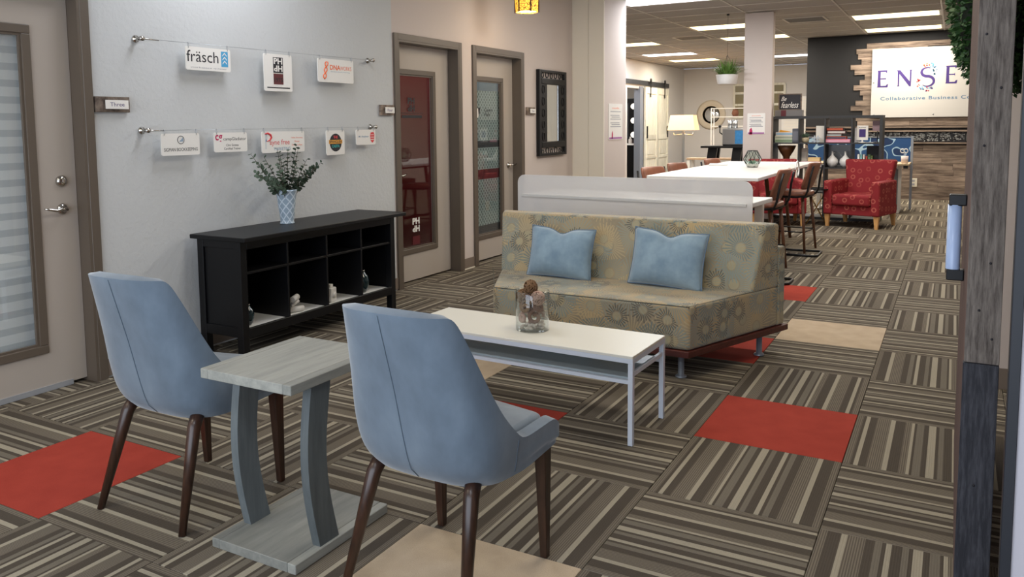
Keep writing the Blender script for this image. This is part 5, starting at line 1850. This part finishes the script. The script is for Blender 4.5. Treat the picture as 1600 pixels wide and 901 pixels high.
# room behind the barn door: dark vanity with round bulbs
structure('wall_vanity_room', MB().box(-8.6, 13.4, 0, -8.5, 18.6, H).box(-8.5, 18.5, 0, BW - .13, 18.6, H).box(-8.5, 13.4, 0, BW - .13, 13.5, H).box(-8.6, 13.4, H, BW - .13, 18.6, H + .05), M_far_wall)
structure('floor_vanity_room', MB().box(-8.6, 13.4, -.1, -6.81, 18.6, 0), M_underlay)
area_light('vanity_room_lamp', (-7.5, 16, 2.88), (0, 0, 0), .6, .6, 30, (1, .95, .9))
t = thing('vanity_mirror', 'black vanity mirror with round white bulbs in the room behind the sliding door', 'mirror', (-7.35, 17.0, .886))
add('frame', MB().box(-.5, -.04, 0, .62, .04, 1.15, bev=.01), M_black, t)
add('mirror_glass', MB().box(-.38, -.045, .12, .34, -.041, 1.03), mat('dark_reflection', (70, 74, 80), .1), t)
for k in range(3):
    add('bulb', MB().ball((.50, -.10, .22 + k * .36), .075, 16, 10), mat('frosted_bulb', (240, 240, 235), .4, emit=(255, 250, 240), estr=.7), t)
t = thing('vanity_counter', 'black counter with cosmetics behind the sliding door', 'counter', (-7.35, 16.8, 0))
add('body', MB().box(-.6, -.35, 0, .7, .15, .85), M_black, t)
add('top', MB().box(-.62, -.37, .851, .72, .16, .885), M_white, t)
for k, c in enumerate(((150, 40, 60), (210, 205, 200), (120, 60, 70))):
    t = thing('cosmetic_jar', ('crimson', 'white', 'plum')[k] + ' cosmetic jar on the counter behind the sliding door', 'jar', (-7.0 + k * .14, 16.7, .885))
    add('body', MB().lathe([(0, 0), (.045, 0), (.05, .02), (.048, .10), (.02, .13), (.02, .15), (0, .15)], 14), mat('jar_%d' % k, c, .3), t)
    add('lid', MB().lathe([(0, .15), (.022, .15), (.022, .17), (0, .17)], 14), M_white, t)

# floor lamp (lit)
FL = (-5.28, 16.0, 0)
t = thing('floor_lamp', 'lit floor lamp with a square pale shade by the white barn door', 'floor lamp', FL)
add('base', MB().lathe([(0, 0), (.14, 0), (.14, .02), (.03, .03), (0, .03)], 24), M_steel, t)
add('pole', MB().box(-.025, -.025, .03, .025, .025, 1.20), M_steel, t)
add('arm', MB().tube([(-.24, 0, 1.16), (-.22, 0, 1.10), (0, 0, 1.13), (.22, 0, 1.10), (.24, 0, 1.16)], .012, 8), M_steel, t)
sh = mat('lit_linen_shade', (250, 226, 178), .8, emit=(255, 200, 120), estr=.55)
b = MB()
for (x0, y0, x1, y1) in ((-1, -1, 1, -1), (1, -1, 1, 1), (1, 1, -1, 1), (-1, 1, -1, -1)):
    b.quad((x0 * .33, y0 * .19, 1.225), (x1 * .33, y1 * .19, 1.225), (x1 * .27, y1 * .15, 1.575), (x0 * .27, y0 * .15, 1.575))
o = add('lamp_shade', b, sh, t)
md = o.modifiers.new('s', 'SOLIDIFY'); md.thickness = .006
add('bulb', MB().ball((0, 0, 1.36), .04, 12, 8), mat('warm_bulb', (255, 230, 180), .5, emit=(255, 220, 150), estr=6), t)
l = bpy.data.lights.new('floor_lamp_light', 'POINT'); l.energy = 26; l.color = (1, .60, .28); l.shadow_soft_size = .08
o = bpy.data.objects.new('floor_lamp_light', l); o.location = (FL[0], FL[1], 1.62); COL.objects.link(o)
l = bpy.data.lights.new('floor_lamp_light', 'POINT'); l.energy = 4; l.color = (1, .64, .34); l.shadow_soft_size = .08
o = bpy.data.objects.new('floor_lamp_light', l); o.location = (FL[0], FL[1], 1.17); COL.objects.link(o)

t = thing('round_mirror', 'round mirror with a pale woven ring on the back wall', 'mirror', (-5.72, 20.149, 1.62))
add('frame', MB().lathe([(.245, .002), (.41, .002), (.415, .02), (.36, .035), (.28, .03), (.245, .02)], 48, cap=False, mtx=basis((0, 0, 0), (1, 0, 0), (0, 0, 1))), mat('pale_wood_ring', (206, 192, 168), .6), t)
add('mirror_glass', MB().lathe([(0, .004), (.26, .004), (.26, .008), (0, .008)], 48, mtx=basis((0, 0, 0), (1, 0, 0), (0, 0, 1))), M_mirror, t)

# dark trestle table with silver machine
t = thing('trestle_table', 'black high trestle table with slanted legs left of the poster column', 'table', (-3.42, 13.2, 0))
add('tabletop', MB().box(-.60, -.25, .895, .60, .25, .935, bev=.004), M_black, t)
for x in (-.46, .02):
    for s in (-1, 1):
        add('leg', MB().hexa([(x - .10, s * .20 - .04, 0), (x + .04, s * .20 - .04, 0), (x + .04, s * .20 + .04, 0), (x - .10, s * .20 + .04, 0),
                              (x - .02, s * .10 - .04, .894), (x + .16, s * .10 - .04, .894), (x + .16, s * .10 + .04, .894), (x - .02, s * .10 + .04, .894)], bev=.004), M_black, t)
t = thing('drink_machine', 'stainless steel countertop machine with a blue poster on the black table', 'appliance', (-3.36, 13.25, .935))
add('body', MB().box(-.27, -.18, .012, .24, .18, .34, bev=.02, seg=3), M_steel, t)
add('foot_plate', MB().box(-.26, -.17, 0, .23, .17, .012), M_blackmetal, t)
add('poster', MB().box(-.02, -.1835, .04, .14, -.181, .30), mat('blue_floral_print', (40, 110, 168), .5, vary=.5, vscale=25), t)
add('lever', MB().tube([(-.28, -.10, .22), (-.33, -.12, .26), (-.33, -.12, .36)], .012, 8).ball((-.33, -.12, .38), .03, 10, 8), M_blackmetal, t)
add('tower', MB().lathe([(.045, .34), (.045, .50), (0, .50)], 16, (-.16, 0, 0), mtx=None).lathe([(.045, .34), (.045, .50), (0, .50)], 16, (-.06, 0, 0)), M_steel, t)
# wall shelf rack behind
t = thing('wall_rack', 'white two-tier wire rack with pottery behind the machine', 'shelf', (-3.83, 14.6, 0))
for z in (1.30, 1.50, 1.68): add('shelf_board', MB().box(-.40, -.12, z, .55, .12, z + .018), M_card, t)
for x in (-.39, .54):
    for y in (-.11, .11): add('post', MB().tube([(x, y, 0), (x, y, 1.70)], .012, 8), M_card, t)
t = thing('clay_pot', 'brown clay pot on the white rack', 'vase', (-3.73, 14.55, 1.518))
add('body', MB().lathe([(0, 0), (.05, 0), (.075, .06), (.06, .12), (.045, .14)], 20), mat('brown_clay', (120, 76, 56), .7), t)
add('rim', MB().lathe([(.045, .135), (.056, .142), (.05, .150), (.04, .145)], 20, cap=False), mat('brown_clay', (120, 76, 56), .7), t)
t = thing('bench', 'pale wooden bench behind the black trestle table', 'bench', (-4.05, 14.0, 0))
add('bench_top', MB().box(-.50, -.2, .62, .95, .2, .66, bev=.004), mat('pale_oak', (190, 160, 130), .5), t)
for x in (-.46, .90):
    for s in (-1, 1): add('leg', MB().box(x - .03, s * .16 - .03, 0, x + .03, s * .16 + .03, .62), M_card, t)
# old window frames on the back wall
for (x0, lab) in ((-5.08, 'old white six-pane window frame hung left of the poster column'), (-4.33, 'old white window frame just right of the poster column')):
    t = thing('window_frame', lab, 'window frame', (x0, 20.14, 1.98), 0)
    b = MB()
    for x in (0, .30, .60): b.box(x - .03, -.03, -.45, x + .03, -.004, .45)
    for z in (-.45, -.10, .22, .45): b.box(.0, -.031, z - .03, .6, -.005, z + .03)
    add('sash', b, M_whitewood, t)
    add('pane', MB().box(0, -.012, -.44, .6, -.008, .44), mat('olive_dim_pane', (110, 100, 62), .3), t)
t = thing('white_locker', 'white tall louvred cabinet standing at the charcoal wall edge', 'cabinet', (-2.45, 15.2, 0))
add('body', MB().box(-.42, -.2, 0, .42, .2, 1.92, bev=.006), M_white, t)
for k in range(30): add('louvre', MB().box(-.38, -.212, .10 + k * .06, .38, -.201, .145 + k * .06), M_card, t)

# hanging planter
t = thing('hanging_planter', 'white hanging bowl planter with grassy green leaves before the poster column', 'planter', (-2.55, 9.0, 1.93))
add('bowl', MB().lathe([(0, 0), (.125, 0), (.135, .006), (.155, .13), (.158, .136), (.150, .138), (.140, .11), (0, .10)], 32), M_white, t)
ca = MB()
for k in range(3):
    a = 2 * PI * k / 3 + .5
    ca.tube([(.15 * math.cos(a), .15 * math.sin(a), .13), (0, 0, .42)], .002, 5)
ca.tube([(0, 0, .42), (0, 0, CEIL - 1.93 - .004)], .002, 5)
add('cord', ca, M_blackmetal, t)
add('ceiling_hook', MB().lathe([(0, 0), (.02, 0), (.02, .02), (0, .02)], 12, (0, 0, CEIL - 1.93 - .024)), M_blackmetal, t)
gl = MB(); rg_ = random.Random(4)
for k in range(260):
    a = rg_.uniform(0, 2 * PI); L_ = rg_.uniform(.15, .30); r0 = rg_.uniform(0, .11)
    out = rg_.uniform(.2, 1.15)
    p = [Vector((r0 * math.cos(a), r0 * math.sin(a), .11))]
    for q in (.35, .7, 1.0):
        p.append(p[0] + Vector((math.cos(a) * out * L_ * q, math.sin(a) * out * L_ * q, L_ * q * (1.1 - .75 * out * q))))
    tq = Vector((-math.sin(a), math.cos(a), 0))
    ws = [.005, .006, .0045, .0005]
    V_ = [[gl.bm.verts.new(pp + tq * w_), gl.bm.verts.new(pp - tq * w_)] for pp, w_ in zip(p, ws)]
    for A, B in zip(V_, V_[1:]): gl.bm.faces.new([A[0], A[1], B[1], B[0]])
add('foliage', gl, mat('grass_green', (92, 128, 52), .6, vary=.3, vscale=30), t, kind='stuff')

# pendant lamp near the beige wall
t = thing('pendant_lamp', 'small pendant lamp with an amber woven shade and dark ribs', 'pendant lamp', (-3.20, 4.02, 2.425))


def f_wicker(nt, b):
    co = nt.coord()
    vo = nt.new('ShaderNodeTexVoronoi', feature='DISTANCE_TO_EDGE')
    vo.inputs['Scale'].default_value = 42
    nt.l.new(co, vo.inputs['Vector'])
    f = nt.math('LESS_THAN', vo.outputs['Distance'], .07)
    c = nt.mix(f, lin((255, 196, 70)), lin((120, 66, 16)))
    nt.l.new(c, b.inputs['Base Color']); nt.l.new(c, b.inputs['Emission Color'])
    b.inputs['Emission Strength'].default_value = 1.0


add('shade', MB().lathe([(.105, 0), (.112, .12), (.108, .26), (.104, .26), (.108, .12), (.101, 0)], 32, cap=False), mat('amber_woven_shade', (240, 180, 60), .6, fn=f_wicker), t)
rb = MB()
for k in range(6):
    a = 2 * PI * k / 6 + .3
    rb.tube([(.113 * math.cos(a), .113 * math.sin(a), z) for z in (-.006, .06, .12, .19, .265)], [.006, .007, .006, .007, .005], 6)
add('rib', rb, mat('dark_vine', (62, 30, 24), .7), t, kind='stuff')
add('diffuser', MB().lathe([(0, .012), (.10, .012), (.10, .016), (0, .016)], 28), mat('glowing_opal', (255, 240, 210), .5, emit=(255, 228, 170), estr=4), t)
add('cord', MB().tube([(0, 0, .26), (0, 0, CEIL - 2.425 - .002)], .004, 6), M_blackmetal, t)
l = bpy.data.lights.new('pendant_light', 'POINT'); l.energy = 4; l.color = (1, .84, .64); l.shadow_soft_size = .07
o = bpy.data.objects.new('pendant_light', l); o.location = (-3.20, 4.02, 2.40); COL.objects.link(o)

# posters on the piers
def poster(lab, origin, right, w_, h_):
    t = thing('poster', lab, 'poster', origin)
    n_ = Vector(right).cross(Vector((0, 0, 1)))
    b = MB().prism(rrect(w_, h_, .01), 0, .004, mtx=basis((0, 0, 0), right, (0, 0, 1)))
    add('sheet', b, M_card, t)
    e = .0046
    text(t, 'ensemble', n_ * e + Vector((0, 0, h_ * .38)), h_ * .05, M_orange, right, (0, 0, 1), width=w_ * .5)
    for k in range(5):
        yy = h_ * (.28 - .105 * k)
        add('text_line', plate([(-w_ * .38, -.004), (w_ * (.38 - .1 * (k % 2)), -.004), (w_ * (.38 - .1 * (k % 2)), .004), (-w_ * .38, .004)], n_ * e + Vector((0, 0, yy)), right, (0, 0, 1)), M_greyink, t)
        if k in (1, 3): add('text_line', plate([(-w_ * .30, -.004), (w_ * .30, -.004), (w_ * .30, .004), (-w_ * .30, .004)], n_ * e + Vector((0, 0, yy - h_ * .05)), right, (0, 0, 1)), M_greyink, t)
    add('footer', plate([(-w_ * .46, -.011), (w_ * .46, -.011), (w_ * .46, .011), (-w_ * .46, .011)], n_ * e + Vector((0, 0, -h_ * .46)), right, (0, 0, 1)), mat('mauve_ink', (170, 110, 165), .6), t)
    add('figure', plate([(-.05, -.05), (-.01, -.05), (-.005, 0), (-.02, .05), (-.045, .02)], n_ * e + Vector(right) * (-w_ * .18) + Vector((0, 0, -h_ * .36)), right, (0, 0, 1)), M_magenta, t)


poster('narrow white notice poster on the side of the cream pier', (-3.294, 6.53, 1.405), (0, 1, 0), .46, .435)
poster('white notice poster on the square column behind the high table', (-2.15, 9.099, 1.365), (1, 0, 0), .25, .295)

# ------------------------------------------------------------------ weathered wood post at the right
t = thing('wood_post', 'tall weathered barn wood post at the right edge with a worn navy lower board', 'post', (.43, .27, 0))
ox2, oy2 = .43, .27


def Pb(nm, x0, y0, z0, x1, y1, z1, m, lab=None):
    return add(nm, MB().box(x0 - ox2, y0 - oy2, z0, x1 - ox2, y1 - oy2, z1, bev=.0015, seg=1), m, t, lab)


Pb('core', .408, -.48, 0, .460, 1.03, CEIL - .002, M_barn_red)
Pb('plank', .392, -.502, .765, .4685, -.481, CEIL - .002, M_barn_z, 'grey-brown weathered upper face board')
Pb('plank', .390, -.506, 0, .4685, -.481, .764, M_barn_navy, 'worn navy painted lower face board')
for a, c in ((-.480, -.20), (-.198, .22), (.222, .62), (.622, 1.035)):
    Pb('plank', .394, a, 0.02, .4075, c, CEIL - .002, M_barn_red)
nl = MB()
for z, y in ((1.58, .41), (1.45, .445), (1.31, .415), (1.02, .44), (.90, .42), (.83, .45), (.45, .425)):
    nl.lathe([(.0032, 0), (.0032, .001), (0, .0015)], 8, mtx=basis((y - ox2, -.5065 - oy2 + (.0042 if z > .765 else 0), z), (1, 0, 0), (0, 0, 1)))
add('nail', nl, M_ink, t, kind='stuff')

t = thing('door_pull', 'black bracketed pull handle with a frosted blue-white sleeve on the wood post', 'door handle', (.394, .22, .99))
add('bracket', MB().box(-.052, -.02, .105, 0, .02, .142, bev=.004), M_blackmetal, t)
add('bracket', MB().box(-.052, -.02, -.142, 0, .02, -.105, bev=.004), M_blackmetal, t)
add('sleeve', MB().lathe([(.021, -.105), (.021, .108), (.019, .108), (.019, -.105)], 20, (-.034, 0, 0), cap=False), mat('frosted_blue_film', (176, 196, 232), .25, vary=.1, vscale=6), t)
add('bar', MB().box(-.040, -.007, -.07, -.027, .007, .07), M_blackmetal, t)

# topiary
t = thing('topiary', 'hanging ball of boxwood foliage above the wooden post', 'plant', (.512, 1.30, 1.925))
rt = random.Random(8)
tp = MB()
for k in range(7000):
    th_ = math.acos(rt.uniform(-1, 1)); ph = rt.uniform(0, 2 * PI)
    n_ = Vector((math.sin(th_) * math.cos(ph), math.sin(th_) * math.sin(ph), math.cos(th_)))
    q = rt.uniform(.88, 1.05)
    p = Vector((n_.x * .195 * q, n_.y * .195 * q, n_.z * .44 * q))
    if p.z > 0: p.x *= 1.05
    d = (n_ + Vector((rt.uniform(-.8, .8), rt.uniform(-.8, .8), rt.uniform(-.8, .8)))).normalized()
    s_ = d.cross(Vector((rt.uniform(-1, 1), rt.uniform(-1, 1), rt.uniform(-1, 1)))).normalized()
    L_ = rt.uniform(.018, .030)
    tp.bm.faces.new([tp.bm.verts.new(p), tp.bm.verts.new(p + d * L_ * .5 + s_ * L_ * .35), tp.bm.verts.new(p + d * L_), tp.bm.verts.new(p + d * L_ * .5 - s_ * L_ * .35)])
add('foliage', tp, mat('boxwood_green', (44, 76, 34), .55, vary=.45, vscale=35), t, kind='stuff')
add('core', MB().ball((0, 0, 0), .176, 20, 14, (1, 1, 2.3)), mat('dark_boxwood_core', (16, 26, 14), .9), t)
add('hanger', MB().tube([(0, 0, .40), (0, 0, CEIL - 1.96 - .002)], .003, 6), M_blackmetal, t)

# dark metal door stile and pale panel at the right edge
t = thing('metal_door', 'edge of a door with a dark metal stile and pale panel at the far right', 'door', (.60, -1.2, 0))
add('stile', MB().box(-.153, -.015, 0.004, -.136, .015, CEIL - .01, bev=.001, seg=1), mat('dark_blue_grey_metal', (20, 23, 31), .5), t)
add('panel', MB().box(-.136, -.010, 0.004, .35, .010, CEIL - .01), mat('pale_lavender_panel', (176, 172, 178), .6), t)
